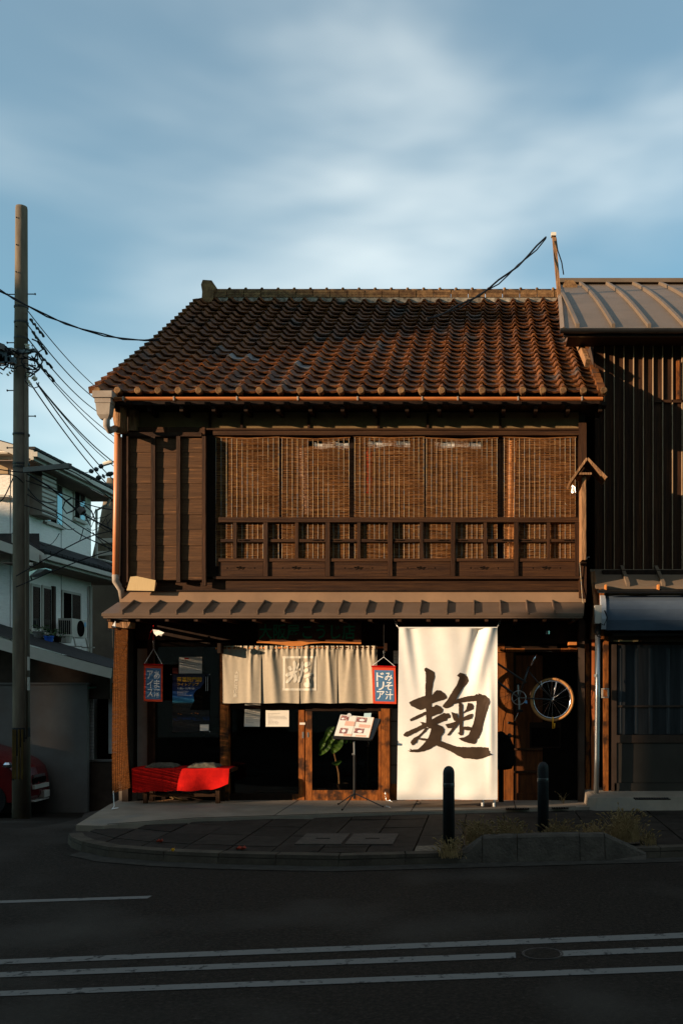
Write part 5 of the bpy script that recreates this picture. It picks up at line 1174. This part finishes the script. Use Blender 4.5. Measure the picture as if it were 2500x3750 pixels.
aw = thing('awning', 'rounded blue grey shop awning under the skirt roof of the right house', 'awning', P(2400,2310,12.3))
ax0, ax1 = X(2212,12.5), 8
prof_a = [(12.72,Z(2184,12.72)),(12.58,Z(2181,12.58)),(12.46,Z(2186,12.46)),(12.38,Z(2200,12.38)),(12.34,Z(2230,12.34)),(12.33,Z(2270,12.33)),(12.36,Z(2308,12.36)),(12.72,Z(2308,12.72)+.01)]
part('cover', MB().xprism(prof_a[::-1], ax0, ax1), mAwning, aw); 
pc = [(y-.02 if y < 12.7 else y, z+.012) for y, z in prof_a]; part('end_cap', MB().xprism(pc[::-1], ax0-.06, ax0-.001), M('awning end', (.42,.43,.45), (.36,.37,.39), sc=4, rough=.6), aw)
part('roll_tube', MB().tube([(ax0+.1,12.5,Z(2322,12.5)),(ax1,12.5,Z(2322,12.5))], .03, 8), mBlackM, aw)
GW = 12.6
part('front_wall', MB().box(X(2208,GW), 8, GW+.06, GW+.16, .1, 2.12), mDark, rh)
for a, b, y0, y1, mt in ((2228,2500,2330,2350,mBrownW),(2208,2226,2330,2900,mPost),(2238,2256,2360,2900,mBrownW),(2256,2520,2692,2720,mBrownW),(2520,2545,2360,2900,mBrownW),(2545,2800,2692,2720,mBrownW)):
    part('window_timber', bxp(a, b, y0, y1, GW, .05), mt, rh)
part('slot_light', bxp(2245,2335,2344,2350,GW-.01,.02), mCream, rh)
mFrost = M('frosted pane', (.03,.032,.034), (.015,.016,.017), sc=3, st=(5,1,.3), rough=.35)
for a, b in ((2256,2520),(2545,2800)):
    w = part('shop_window', bxp(a+2, b-2, 2362, 2690, GW+.03, .005), mFrost, rh)
    part('window_bar', bxp(a, b, 2583, 2590, GW+.012, .02), mBrownW, w)
    for i in range(9):
        q = a+8+i*28+rt.uniform(-5,5); m = MB().grid(lambda u, v: (X(q+14*u,GW+.024), GW+.024+.004*math.cos(u*6), Z(2375+312*v,GW+.024)), 6, 1); 
        if i % 2 == 0: part('curtain_fold', m, M('dim curtain', (.06,.063,.065), (.03,.032,.034), sc=5, st=(8,1,.5)) if 'dim curtain' not in bpy.data.materials else bpy.data.materials['dim curtain'], w)
    lp = part('lower_panel', bxp(a+2, b-2, 2722, 2866, GW+.012, .02), mGrey if False else M('grey brown panel', (.05,.042,.033), (.035,.029,.023), sc=2, rough=.6) if 'grey brown panel' not in bpy.data.materials else bpy.data.materials['grey brown panel'], rh)
    part('kick_panel', bxp(a-8, b, 2868, 2902, GW+.0, .04), bpy.data.materials['grey brown panel'], rh)
fr_ = MB()
for a in ((2195,2221,2520,2524),(2195,2221,2551,2555),(2195,2200,2525,2550),(2216,2221,2525,2550)): fr_.box(X(a[0],12.7), X(a[1],12.7), 12.50, 12.54, Z(a[3],12.7), Z(a[2],12.7))
solo('meter_frame', fr_, mHTrim, 'small pale rectangular frame on the wall right of the steel pipe', 'frame')
dp = thing('steel_downpipe', 'tall shiny steel downpipe between the old shop and the right house', 'pipe', P(2186,2905,12.4))
part('pipe', MB().tube([P(2187,2325,12.42), P(2186,2560,12.42), P(2184,2780,12.42), P(2181,2906,12.42)], .032, 16), mSteel, dp, smooth=True)
part('collar', MB().lathe(P(2183,2478,12.42), [(.036,-.0),(.036,.03)], 14), mSteel, dp); part('hopper', MB().box(X(2176,12.38), X(2202,12.38), 12.33, 12.46, Z(2284,12.38), Z(2217,12.38)), mHTrim, dp)
part('elbow', MB().tube([P(2189,2284,12.4), P(2188,2300,12.4), P(2184,2322,12.41)], .035, 10), mIron, dp); part('black_cable', MB().tube([P(2212,2235,12.3),P(2222,2262,12.3),P(2210,2290,12.3),P(2196,2282,12.3),P(2176,2308,12.3),P(2186,2330,12.36),P(2200,2335,12.36)], .008, 6), mCable, dp)
solo('red_trim_board', MB().prism([(X(a,12.72),Z(b,12.72)) for a, b in ((2162,2906),(2174,2906),(2174,2340),(2164,2330),(2163,2500),(2161,2560),(2165,2640),(2161,2700),(2164,2820))], 12.68, 12.72), mBrown, 'narrow reddish brown board on edge left of the steel downpipe', 'board')
# raised concrete step of the right house
stp = MB(); fx = X(2146,12.2)
v = [(fx,12.14,-.0),(fx+.1,12.02,-.0),(9,12.25,-.0),(9,12.9,-.0),(fx+.0,12.9,0)]; v2 = [(fx+.02,12.18,.13),(fx+.12,12.08,.15),(9,12.32,.17),(9,12.9,.2),(fx+.02,12.9,.19)]
stp.add(v+v2, [(5,6,7,8,9),(0,1,6,5),(1,2,7,6),(2,3,8,7),(3,4,9,8),(4,0,5,9)]); step = solo('house_step', stp, mConc, 'raised concrete step along the foot of the right house', 'step')
def stepz(x, y): return .15 + (y-12.1)*.055 + (x-fx)*.0025
grate(2385, 2925, .42, .17, 'wide iron grate in the concrete step of the right house', z=.185)

# ================================================================ LEFT HOUSE
lh = thing('left_house', 'white sided two storey house with grey tiled roofs beyond the side street', 'house', (-11.5, 23.5, -1.18))
HX = -10.2; HY0, HY1 = 21.8, 25.4
part('upper_walls', MB().add([(-16,HY0,2.2),(HX,HY0,2.2),(HX,HY1,2.2),(-16,HY1,2.2),(-16,HY0,7.3),(HX,HY0,6.62),(HX,HY1,6.62),(-16,HY1,7.3)], [(0,1,5,4),(1,2,6,5),(2,3,7,6),(3,0,4,7),(4,5,6,7)]), mSiding, lh)
part('lower_walls', MB().box(-16, HX-.02, HY0+.05, HY1+.3, -1.18, 2.2), mBrownW, lh)
for y in (2.95+0,): pass
part('panel_joint', MB().box(HX-.35, HX-.34, HY0-.006, HY0-.001, 2.2, 6.5), mGrey, lh); part('panel_joint', MB().box(HX+.001, HX+.006, 23.6, 23.62, 2.2, 6.4), mGrey, lh)
def hroof(name, xe_, y0, y1, z, rise, run, th=.16):
    t = part(name, MB().add([(xe_,y0,z),(xe_,y1,z),(xe_-run,y1,z+rise),(xe_-run,y0,z+rise),(xe_,y0,z-.04),(xe_,y1,z-.04),(xe_-run,y1,z+rise-.04),(xe_-run,y0,z+rise-.04)], [(0,1,2,3),(4,7,6,5),(0,4,5,1),(0,3,7,4),(1,5,6,2),(3,2,6,7)]), mSlate, lh)
    part('verge_board', MB().add([(xe_+.02,y0-.03,z-.03),(xe_-run,y0-.03,z+rise-.03),(xe_-run,y0-.03,z+rise-.22),(xe_+.02,y0-.03,z-.22),(xe_+.02,y0,z-.03),(xe_-run,y0,z+rise-.03),(xe_-run,y0,z+rise-.22),(xe_+.02,y0,z-.22)], [(0,3,2,1),(4,5,6,7),(0,1,5,4),(0,4,7,3),(3,7,6,2)]), mHTrim, t)
    part('eave_board', MB().box(xe_-.06, xe_-.0, y0, y1, z-.22, z-.045), mHTrim, t)
    part('gutter', MB().box(xe_+.001, xe_+.11, y0-.05, y1+.05, z-.16, z-.06), mHTrim, t)
    part('soffit', MB().box(xe_-.9, xe_-.061, y0+.01, y1, z-.24, z-.221), mSoffit, t)
    for k in range(int((y1-y0)/.3)):
        part('edge_tile', MB().box(xe_-.3, xe_+.03, y0+k*.3+.01, y0+k*.3+.27, z+.0+.01, z+.045+.02), mSlate, t)
    return t
hroof('upper_roof', -9.62, 20.9, 25.7, 6.5, 1.2, 4.2)
hroof('middle_roof', -9.55, 21.2, 26.2, 4.36, .42, .66)
part('middle_roof_front', MB().add([(-9.6,21.17,4.30),(-16,21.17,4.38+.0),(-16,HY0,4.85),(-9.9,HY0,4.85)], [(0,1,2,3)]), mSlate, lh)
part('middle_roof_board', MB().prism([(-9.6,4.12),(-9.6,4.3),(-10.6,4.66),(-16,4.5),(-16,4.3),(-10.6,4.44)], 21.12, 21.16), mHTrim, lh)
def hwin(px0, px1, yt0, yb0, label=None, mullions=(.5,), dark=0):
    Ya, Yb = HX*F/(px0-VX), HX*F/(px1-VX); zt_, zb_ = Z(yt0,Ya), Z(yb0,Ya)
    f = part('window', MB().box(HX+.0, HX+.03, Ya-.04, Yb+.04, zb_-.04, zt_+.04), mHTrim, lh)
    cuts = [0]+list(mullions)+[1]
    for i in range(len(cuts)-1):
        ya, yb = Ya+(Yb-Ya)*cuts[i]+.025, Ya+(Yb-Ya)*cuts[i+1]-.025
        part('pane', MB().box(HX+.031, HX+.036, ya, yb, zb_+.02, zt_-.02), mGlassB if i != dark else mBlack, f)
    part('sill', MB().box(HX+.0, HX+.09, Ya-.06, Yb+.06, zb_-.08, zb_-.041), mHTrim, f)
hwin(163, 225, 1752, 1905, mullions=(.28,.66), dark=1); hwin(270, 308, 1790, 1895); hwin(115, 142, 2143, 2303, mullions=(.97,), dark=1); hwin(155, 182, 2150, 2310, mullions=(.97,), dark=1); hwin(228, 292, 2166, 2298, mullions=(.48,), dark=0)
m = MB(); Ya, Yb = HX*F/(108-VX), HX*F/(161-VX); m.box(HX, HX+.28, Ya, Yb, Z(1885,Ya), Z(1745,Ya)); ws_ = part('shutter_case', m, M('slatted case', (.25,.19,.14), (.2,.15,.11), sc=5), lh)
for k in range(10): z = Z(1880,Ya)+.1*k; part('slat', MB().box(HX+.281, HX+.295, Ya, Yb, z, z+.06), mHTrim, ws_)
for px in (186, 199): Ya = HX*F/(px-VX); 
part('dark_shutter', MB().box(HX+.0, HX+.06, HX*F/(188-VX), HX*F/(197-VX), Z(2330,23), Z(2145,23)), mBrownW, lh)
part('rain_pipe', MB().tube([(-9.6,25.2,6.3),(-9.75,25.3,6.1),(-10.1,25.5,6.0),(-10.1,25.5,4.75),(-9.9,25.6,4.7),(-9.5,26.2,4.6)], .035, 8), mHTrim, lh)
part('rain_pipe', MB().tube([(-10.13,25.2,4.0),(-10.13,25.2,2.2)], .04, 8), mHTrim, lh)
# attic window in the sunlit front
part('front_window_hood', MB().box(-12.2, X(33,21.6), 21.55, 21.8, Z(1663,21.6), Z(1657,21.6)), mHTrim, lh); part('front_window', bxp(-60, 30, 1680, 1735, 21.78, .02), M('warm curtain', (.42,.3,.17), (.36,.25,.14), sc=4), lh); part('front_rail', bxp(-60, 33, 1812, 1820, 21.6, .15), mHTrim, lh)
# lean-to garage roof with its verge facing us, wall, recess
gr = thing('garage', 'low garage with grey rendered wall and sloping white roof edge at the left', 'garage', (-10.3, 20.3, -1.18))
GYY = 20.0
part('roof_edge_board', MB().prism([(X(a,GYY),Z(b,GYY)) for a, b in ((-300,2290),(100,2408),(404,2484),(408,2448),(100,2364),(-300,2245))], GYY, GYY+.06), mGrey if False else mHTrim, gr)
part('roof', MB().add([(X(-300,GYY),GYY+.0,Z(2243,GYY)),(X(408,GYY),GYY+.0,Z(2446,GYY)),(X(412,21.8)+.3,21.8,Z(2446,GYY)+.12),(X(-300,GYY),21.8,Z(2243,GYY)+.12)], [(0,1,2,3)]), mSlate, gr)
for k in range(9): a = P(305+13*k, 2418+3.3*k, 20.8); part('ornament_tile', MB().tube([a, a+Vector((0,.25,.05))], .035, 8), mGrey, gr)
part('front_wall', bxp(-300, 320, 2508, 3000, 20.6, .12), mGrey, gr); part('wall_cap', bxp(-300, 322, 2500, 2507, 20.57, .18), mGrey, gr)
part('gable_boards', MB().prism([(X(a,20.75),Z(b,20.75)) for a, b in ((-300,2560),(404,2560),(404,2470),(100,2395),(-300,2280))], 20.75, 20.85), mBrownW, gr)
part('side_recess', bxp(324, 500, 2500, 3010, 21.2, .1), mBlack, gr)
part('green_ledge', MB().add([P(322,2522,20.6),P(408,2518,21.0),P(408,2508,21.0),P(322,2516,20.6)], [(0,1,2,3)]), M('green sheet', (.06,.13,.1), (.04,.09,.07), sc=5), gr)
wb_ = MB()
col_ = part('brick_pillar', bxp(325, 344, 2536, 2792, 20.9, .2), mGrey, gr)
for k in range(22):
    y0 = 2537+k*11.6; part('brick', bxp(325.6, 343.4, y0, y0+10.4, 20.885, .014), mBrickW, col_)
part('brick_pillar', bxp(398, 440, 2540, 2760, 21.0, .15), mBrickW, gr)
part('low_wall', bxp(322, 430, 2790, 3000, 20.85, .2), mBrownW, gr); part('low_wall_cap', bxp(322, 430, 2783, 2789, 20.82, .25), mGrey, gr)
bb2 = thing('brown_back_house', 'plain brown walled house glimpsed behind the left house', 'house', P(360,2500,26.5)); part('wall', MB().box(X(322,26.6), X(322,26.6)+6, 26.6, 32, -1.2, Z(2090,26.6)), mSoffit, bb2); part('roof', MB().add([(X(318,26.4),26.4,Z(2072,26.4)),(X(318,26.4)+6.4,26.4,Z(2110,26.4)),(X(318,26.4)+6.4,29.5,Z(1990,29.5)),(X(318,26.4),29.5,Z(1965,29.5))], [(0,1,2,3)]), mSlate, bb2)
# air conditioner
ac = thing('air_conditioner', 'white outdoor air conditioner unit on the low roof beside the left house wall', 'air conditioner', P(245,2350,22.6))
ax, ay0, ay1, az0, az1 = -9.6, 22.9, 23.75, Z(2333,22.9), Z(2265,22.9)
part('case', MB().box(ax-.32, ax, ay0-.1, ay1-.1, az0, az1), mHTrim, ac)
part('fan_grille', MB().tube([(ax+.001,23.28,(az0+az1)/2),(ax+.02,23.28,(az0+az1)/2)], .19, 20), mBlack, ac)
g2 = MB()
for k in range(6): g2.box(ax-.29+k*.045, ax-.265+k*.045, ay0-.112, ay0-.101, az0+.05, az1-.05)
part('side_grille', g2, mBlack, ac)
part('label', MB().box(ax+.001, ax+.006, 23.5, 23.6, az1-.16, az1-.05), M('blue label', (.2,.4,.55), (.18,.35,.5), sc=5), ac)
part('stand', MB().bar((ax,ay0,az0),(ax+.05,ay0,az0-.22),.03,.03).bar((ax,ay1-.15,az0),(ax+.05,ay1-.15,az0-.22),.03,.03).bar((ax-.1,ay0,az0-.22),(ax+.2,ay0,az0-.22),.03,.03).bar((ax-.1,ay1-.15,az0-.22),(ax+.2,ay1-.15,az0-.22),.03,.03), mHTrim, ac)
def pot(px, py, r, h, mat, lab, Y=21.6, plant=True):
    c = P(px,py,Y); t = thing('flower_pot', lab, 'pot', c, 'pots on the garage roof'); part('pot', MB().lathe(c, [(r*.75,0),(r,h),(r*1.08,h),(r*1.08,h+.03),(r*.9,h+.03)], 12), mat, t)
    if plant:
        m = MB(); m.keep = True
        for k in range(50):
            a, b = wr.uniform(0,6.28), wr.uniform(.05,.3); q = c+Vector((math.cos(a)*b*.8, math.sin(a)*b*.8, h+wr.uniform(.0,.18))); d = Vector((wr.uniform(-1,1),wr.uniform(-1,1),wr.uniform(-.6,.6)))*.04; e_ = Vector((wr.uniform(-1,1),wr.uniform(-1,1),wr.uniform(-.6,.6)))*.03
            m.add([q-d, q+e_, q+d, q-e_], [(0,1,2,3)])
        part('foliage', m, M('dark foliage', (.05,.08,.03), (.03,.05,.02), sc=9) if 'dark foliage' not in bpy.data.materials else bpy.data.materials['dark foliage'], t)
pot(143, 2347, .11, .18, mGrey, 'round grey pot with leaves on the garage roof, nearest the utility pole'); pot(180, 2355, .10, .13, mSkyBlue, 'square looking blue pot on the garage roof'); pot(240, 2355, .16, .16, mHTrim, 'pale tub on the garage roof under the air conditioner', Y=22.2, plant=False); pot(212, 2352, .09, .1, mDark, 'dark pot between the blue pot and the pale tub', Y=21.8)
# red car behind the pole
cy = 19.05
car = thing('parked_car', 'red car nose or tail half hidden behind the utility pole', 'car', (X(40,cy), cy, -1.08))
car['label'] = 'dark red car parked at the garage wall, half hidden behind the utility pole'
prof_c = [(-640,2700),(-290,2695),(-150,2735),(-40,2768),(20,2800),(48,2826),(58,2860),(62,2890),(60,2925),(50,2940),(-640,2940)]
body = MB(); py_ = [(X(a,cy),Z(b,cy)) for a, b in prof_c]; k = len(py_)
for yy, s_ in ((cy,.0),(cy+.1,.05),(cy+.7,.12),(cy+1.3,.05),(cy+1.4,.0)):
    for i, (x_, z_) in enumerate(py_): body.v.append((x_+(s_ if 3 < i < 10 else 0), yy, z_+s_*.3*(z_ > -.5)))
for j in range(4):
    for i in range(k): i2 = (i+1) % k; body.f.append((j*k+i, j*k+i2, (j+1)*k+i2, (j+1)*k+i))
body.f.append(tuple(range(k))[::-1]); body.f.append(tuple(4*k+i for i in range(k)))
part('body', body, mCarRed, car)
part('side_window', MB().prism([(X(a,cy),Z(b,cy)) for a, b in ((-560,2780),(-50,2780),(-60,2768),(-160,2728),(-290,2710),(-560,2710))], cy-.012, cy-.004), mGlassB, car)
xn = X(60,cy)+.02
def nose(name, a, b, t, u, mat, d=.05):
    Ya, Yb = xn*F/(a-VX), xn*F/(b-VX); part(name, MB().box(xn-.05, xn+d, Ya, Yb, Z(u,(Ya+Yb)/2), Z(t,(Ya+Yb)/2)), mat, car)
nose('headlight', 108, 148, 2834, 2844, mChrome, .10); nose('lamp_glass', 106, 152, 2846, 2866, mBlack, .10); nose('bumper', 104, 156, 2870, 2884, mHTrim, .14); nose('number_plate', 136, 156, 2893, 2918, mHTrim, .15); nose('lower_trim', 104, 158, 2926, 2930, mHTrim, .13)
part('door_mirror', MB().lathe(P(30,2815,cy-.1), [(.03,0),(.08,.03),(.085,.08),(.05,.12)], 8), mChrome, car)
for px in (-30, -470):
    c = P(px,2930,cy); part('wheel', MB().tube([c+Vector((0,-.03,0)), c+Vector((0,.18,0))], .29, 20), mBlackR, car)
# ================================================================ UTILITY POLE
PY = 18.5
up = thing('utility_pole', 'tall round concrete utility pole at the left edge with yellow striped foot', 'utility pole', P(75,2985,PY))
part('shaft', MB().tube([P(80,3040,PY), P(79,2600,PY), P(78,1800,PY), P(78,1290,PY)], [.168,.152,.140,.128], 20), mPole, up, smooth=True)
part('upper_shaft', MB().tube([P(78,1290,PY), P(79,1120,PY), P(80,765,PY), P(80,757,PY)], [.122,.116,.106,.10], 20), mPole, up, smooth=True)
for px in (62, 72, 85, 95): 
    m = MB(); a = (px-79)/27; m.box(X(px-3,PY), X(px+3,PY), PY-.158*math.sqrt(max(0,1-a*a*.75))-.012, PY-.1, Z(2850,PY), Z(2670,PY)); part('yellow_stripe', m, mYStripe, up)
part('stripe_wrap', MB().tube([P(79,2856,PY), P(79,2664,PY)], [.160,.156], 20), mBlackR, up, smooth=True)
for py, sd2 in ((1078,-1),(1077,1),(1255,-1),(1339,1),(1430,-1),(1524,1),(1640,-1)):
    a = P(79,py,PY); part('step_bolt', MB().tube([a+Vector((sd2*.12,0,0)), a+Vector((sd2*.25,0,0)), a+Vector((sd2*.255,0,0)), a+Vector((sd2*.27,0,0))], [.010,.010,.02,.02], 6), mIron, up)
for py in (1126, 1182, 1240, 1288, 1592, 1700, 1712): r_ = (.118 if py < 1285 else .14)+.01; part('steel_band', MB().tube([P(79,py+3,PY), P(79,py-3,PY)], r_, 18), mIron, up)
for py in (807, 906, 1006, 1205): c = P(73,py,PY); part('bolt_hole', MB().tube([c+Vector((0,-.112,0)), c+Vector((0,-.125,0))] if py < 1000 else [c+Vector((0,-.122,0)), c+Vector((0,-.145,0))], .012, 8), mBlack, up)
part('crossarm', MB().bar(P(-40,1290,PY-.2), P(60,1287,PY-.2), .09, .09), mSteel if False else mHTrim, up); part('crossarm', MB().bar(P(0,1268,PY-.5), P(30,1290,PY-.2), .08, .10), mGrey, up); part('arm_box', MB().box(X(2,PY), X(14,PY), PY-.6, PY-.4, Z(1318,PY), Z(1266,PY)), mBlackM, up); part('crossarm', MB().bar(P(60,1292,PY-.2), P(130,1283,PY-.3), .06, .06), mBlackM, up)
part('lower_arm', MB().bar(P(92,1722,PY-.2), P(258,1706,PY-.6), .08, .09), mGrey, up)
def insul(px, py, n, dx, dy, s_=.035):
    m = MB(); c = P(px,py,PY-.25)
    for k in range(n): q = c+Vector((dx*k,0,dy*k)); m.tube([q, q+Vector((dx*.5,0,dy*.5))], [s_, s_*.7], 8)
    part('insulator', m, mPorc, up)
insul(101,1262,2,.0,-.05,.05); insul(105,1345,5,0,-.04,.035); insul(124,1382,2,.03,-.03,.05); insul(55,1350,4,-.04,-.035,.03); insul(105,1395,3,.02,-.03,.03)
ws = random.Random(44)
for k in range(26):
    c = P(ws.uniform(-10,60) if k < 16 else ws.uniform(98,130), ws.uniform(1285,1345) if k < 16 else ws.uniform(1270,1410), PY-.3)
    r_ = ws.uniform(.06,.2); a0 = ws.uniform(0,6); pts_ = [c+Vector((r_*math.cos(a0+t*.55)*ws.uniform(.8,1.2), ws.uniform(-.1,.1), r_*math.sin(a0+t*.55))) for t in range(9)]
    part('loose_wire', MB().tube(pts_, ws.uniform(.008,.016), 5), mCable, up)
for k in range(7):
    c = P(ws.uniform(0,60), ws.uniform(1295,1330), PY-.35); part('clamp_block', MB().box(c.x-.06, c.x+.06, c.y-.05, c.y+.05, c.z-.05, c.z+.05), mBlackM, up)
part('conduit', MB().tube([P(98,2700,PY-.12), P(98,2300,PY-.11), P(97,1700,PY-.1), P(95,1320,PY-.08)], .028, 8), mPole, up, smooth=True)
part('conduit_cap', bxp(101, 106, 2405, 2455, PY-.2, .05), mHTrim, up); part('conduit_cap', bxp(101, 106, 2480, 2528, PY-.2, .05), mHTrim, up)
sl_ = thing('street_lamp', 'flat grey street lamp head on the utility pole', 'street lamp', P(108,2112,PY-.2))
part('lamp_head', MB().add([P(108,2094,PY-.2),P(140,2084,PY-.3),P(168,2080,PY-.35),P(168,2084,PY-.35),P(150,2096,PY-.3),P(108,2110,PY-.2)]+[q+Vector((0,.25,0)) for q in [P(108,2094,PY-.2),P(140,2084,PY-.3),P(168,2080,PY-.35),P(168,2084,PY-.35),P(150,2096,PY-.3),P(108,2110,PY-.2)]], [(0,5,4,3,2,1),(6,7,8,9,10,11)]+[(i,(i+1)%6,6+(i+1)%6,6+i) for i in range(6)]), mSteel, sl_)
part('lamp_arm', MB().tube([P(112,2104,PY-.15), P(118,2125,PY-.15), P(108,2128,PY-.15)], .015, 6), mIron, sl_); part('sensor', MB().lathe(P(115,2072,PY-.15), [(.03,0),(.035,.03),(.03,.06)], 8), mHTrim, sl_)
# cables
def ext(a, b, k=1.5): a, b = Vector(a), Vector(b); return a+(b-a)*k
CB = [((100,1135),(370,1406),'topmost thin cable from the pole to the roof corner',.010),((100,1186),(346,1432),'second cable from the pole, thick wrapped start',.012),((102,1238),(341,1470),'third cable from the pole to the gutter corner',.012),((117,1303),(416,1570),'fourth cable, running behind the hopper',.010),((117,1306),(416,1596),'fifth cable, just under the fourth',.010),
      ((135,1402),(416,1666),'sixth cable from the porcelain knob, upper strand',.014),((136,1404),(416,1680),'seventh cable, lower strand beside the sixth',.010),((137,1406),(416,1731),'eighth cable sagging behind the orange downpipe',.013),((117,1411),(416,1771),'lowest of the cables fanning from the pole',.013)]
for (a, b, lab, r_) in CB:
    p0 = P(*a,PY-.2); p1 = P(*b,26.0); p1 = p0+(p1-p0)*1.45
    pts_ = cable(p0, p1, .22, 18); wire('cable', pts_, r_, lab, 'cables fanning from the pole to the right')
for (a, b, lab) in (((112,1170),(160,1228),'wrapped splice on the topmost cable near the pole'),((120,1215),(172,1292),'wrapped splice on the second cable near the pole'),((130,1285),(190,1343),'wrapped splice on the third cable near the pole'),((128,1315),(198,1392),'wrapped splice on the fourth cable near the pole')):
    p0, p1 = P(*a,PY-.1), P(*b,PY+1.2); m = MB().tube([p0.lerp(p1,t/12)+Vector((0,0,.02*math.sin(t*2))) for t in range(13)], [.022+.012*math.sin(t*2.3) for t in range(13)], 6); solo('cable_splice', m, mCable, lab, 'cable splice', 'wrapped splices')
tw = [P(-120,1000,12.6), P(0,1063,12.7), P(50,1092,12.75), P(100,1119,12.8), P(170,1155,12.9), P(240,1184,13.0), P(300,1205,13.1), P(380,1226,13.2), P(450,1240,13.3), P(530,1246,13.4), P(585,1243,13.6)]
for s_ in (0,1): wire('service_cable', [p+Vector((0,.02*s_,.012*math.sin(i*2.1+3*s_))) for i, p in enumerate(tw)], .010, ('heavy twisted cable crossing in front of the pole to the roof edge','second strand wound round the heavy cable to the roof edge')[s_], 'twisted cable to the roof edge')
LC = [((-30,1715),(96,1730),(250,1720),(420,1836),'low cable past the lower arm of the pole'),((100,1735),(190,1790),(300,1880),(430,1950),'thick low cable crossing the upper windows of the white house'),((100,1810),(180,1860),(300,1930),(430,2010),'cable sagging below the upper windows of the white house'),
      ((96,1760),(210,1800),(330,1850),(430,1870),'cable ending high behind the orange downpipe'),((-30,1740),(60,1745),(140,1830),(200,1840),'looping cable beside the pole at the lower arm'),((90,1850),(200,1890),(300,1960),(430,2020),'lowest dark cable across the white siding'),((60,2110),(200,2030),(330,1965),(430,1940),'thin wire rising to the right across the white siding'),
      ((60,2150),(200,2090),(330,2040),(430,2010),'second thin wire rising to the right, below the first'),((-30,1845),(10,1830),(45,1760),(52,1740),'thin wire rising to the pole from the left edge')]
for a, b, c, d, lab in LC:
    q = [P(*a,PY-.4), P(*b,PY-.2), P(*c,PY+.2), P(*d,PY+.8)]; pts_ = []
    for i in range(3):
        for t in range(6):
            u = t/6; p0, p1, p2, p3 = q[max(i-1,0)], q[i], q[i+1], q[min(i+2,3)]
            pts_.append(.5*((2*p1)+(-p0+p2)*u+(2*p0-5*p1+4*p2-p3)*u*u+(-p0+3*p1-3*p2+p3)*u**3))
    pts_.append(q[3]); wire('low_cable', pts_, .011 if 'thick' not in lab else .018, lab, 'low cables crossing the white house')
lp_ = [(262,1825),(240,1835),(230,1860),(245,1880),(270,1870),(290,1850),(310,1870),(320,1905),(335,1930),(347,1900),(335,1870),(310,1850)]
wire('coiled_cable', [P(a,b,PY-.1+.02*i) for i, (a,b) in enumerate(lp_)], .014, 'coil of spare cable hanging in front of the small upper window')
for k in range(14):
    a = P(ws.uniform(200,420), ws.uniform(1850,2010), PY+.2); b = a+Vector((ws.uniform(-.5,.5), .1, ws.uniform(-.4,.3)))
    part('loose_wire', MB().tube(cable(a,b,ws.uniform(-.05,.15),6), .007, 4), mCable, up)
cl = thing('cable_closure', 'grey cable joint box hanging from the coil of spare cable', 'joint box', P(298,1880,PY)); part('case', MB().tube([P(290,1862,PY),P(306,1878,PY)], [.06,.07], 8), mGrey, cl)
for i, pl_ in enumerate((((292,1735),(325,1729),(345,1722),(362,1715),(380,1700),(420,1688)), ((330,1757),(350,1752),(375,1746),(385,1742),(420,1730)))):
    pts_ = [P(a,b,22.5) for a, b in pl_]; t = thing('strain_insulator', ('dark string of strain insulators with a pale end beside the orange downpipe','smaller string of strain insulators below the first')[i], 'insulator', pts_[0])
    part('wire', MB().tube(pts_, .008, 5), mCable, t)
    for a, b in zip(pts_[1:4], pts_[2:5]): m_ = (a+b)/2; part('insulator', MB().tube([a.lerp(b,.15), a.lerp(b,.5), a.lerp(b,.85)], [.035,.06,.035], 8), mBlackM, t)
    if i == 0: part('pale_end', MB().tube([pts_[4], pts_[4].lerp(pts_[5],.8)], .05, 8), mPorc, t)
# second pole, leaning, beyond
p2 = thing('leaning_pole', 'leaning concrete utility pole behind the orange downpipe', 'utility pole', P(350,2200,27))
part('shaft', MB().tube([P(350,2200,27), P(372,2050,27), P(392,1950,27), P(420,1755,27)], [.26,.25,.23,.19], 14), mPole, p2, smooth=True)
for y in (1982, 2028): part('crossarm', MB().bar(P(362,y,26.7), P(440,y-4,26.7), .12, .12), mHTrim, p2)
bpy.context.view_layer.update()
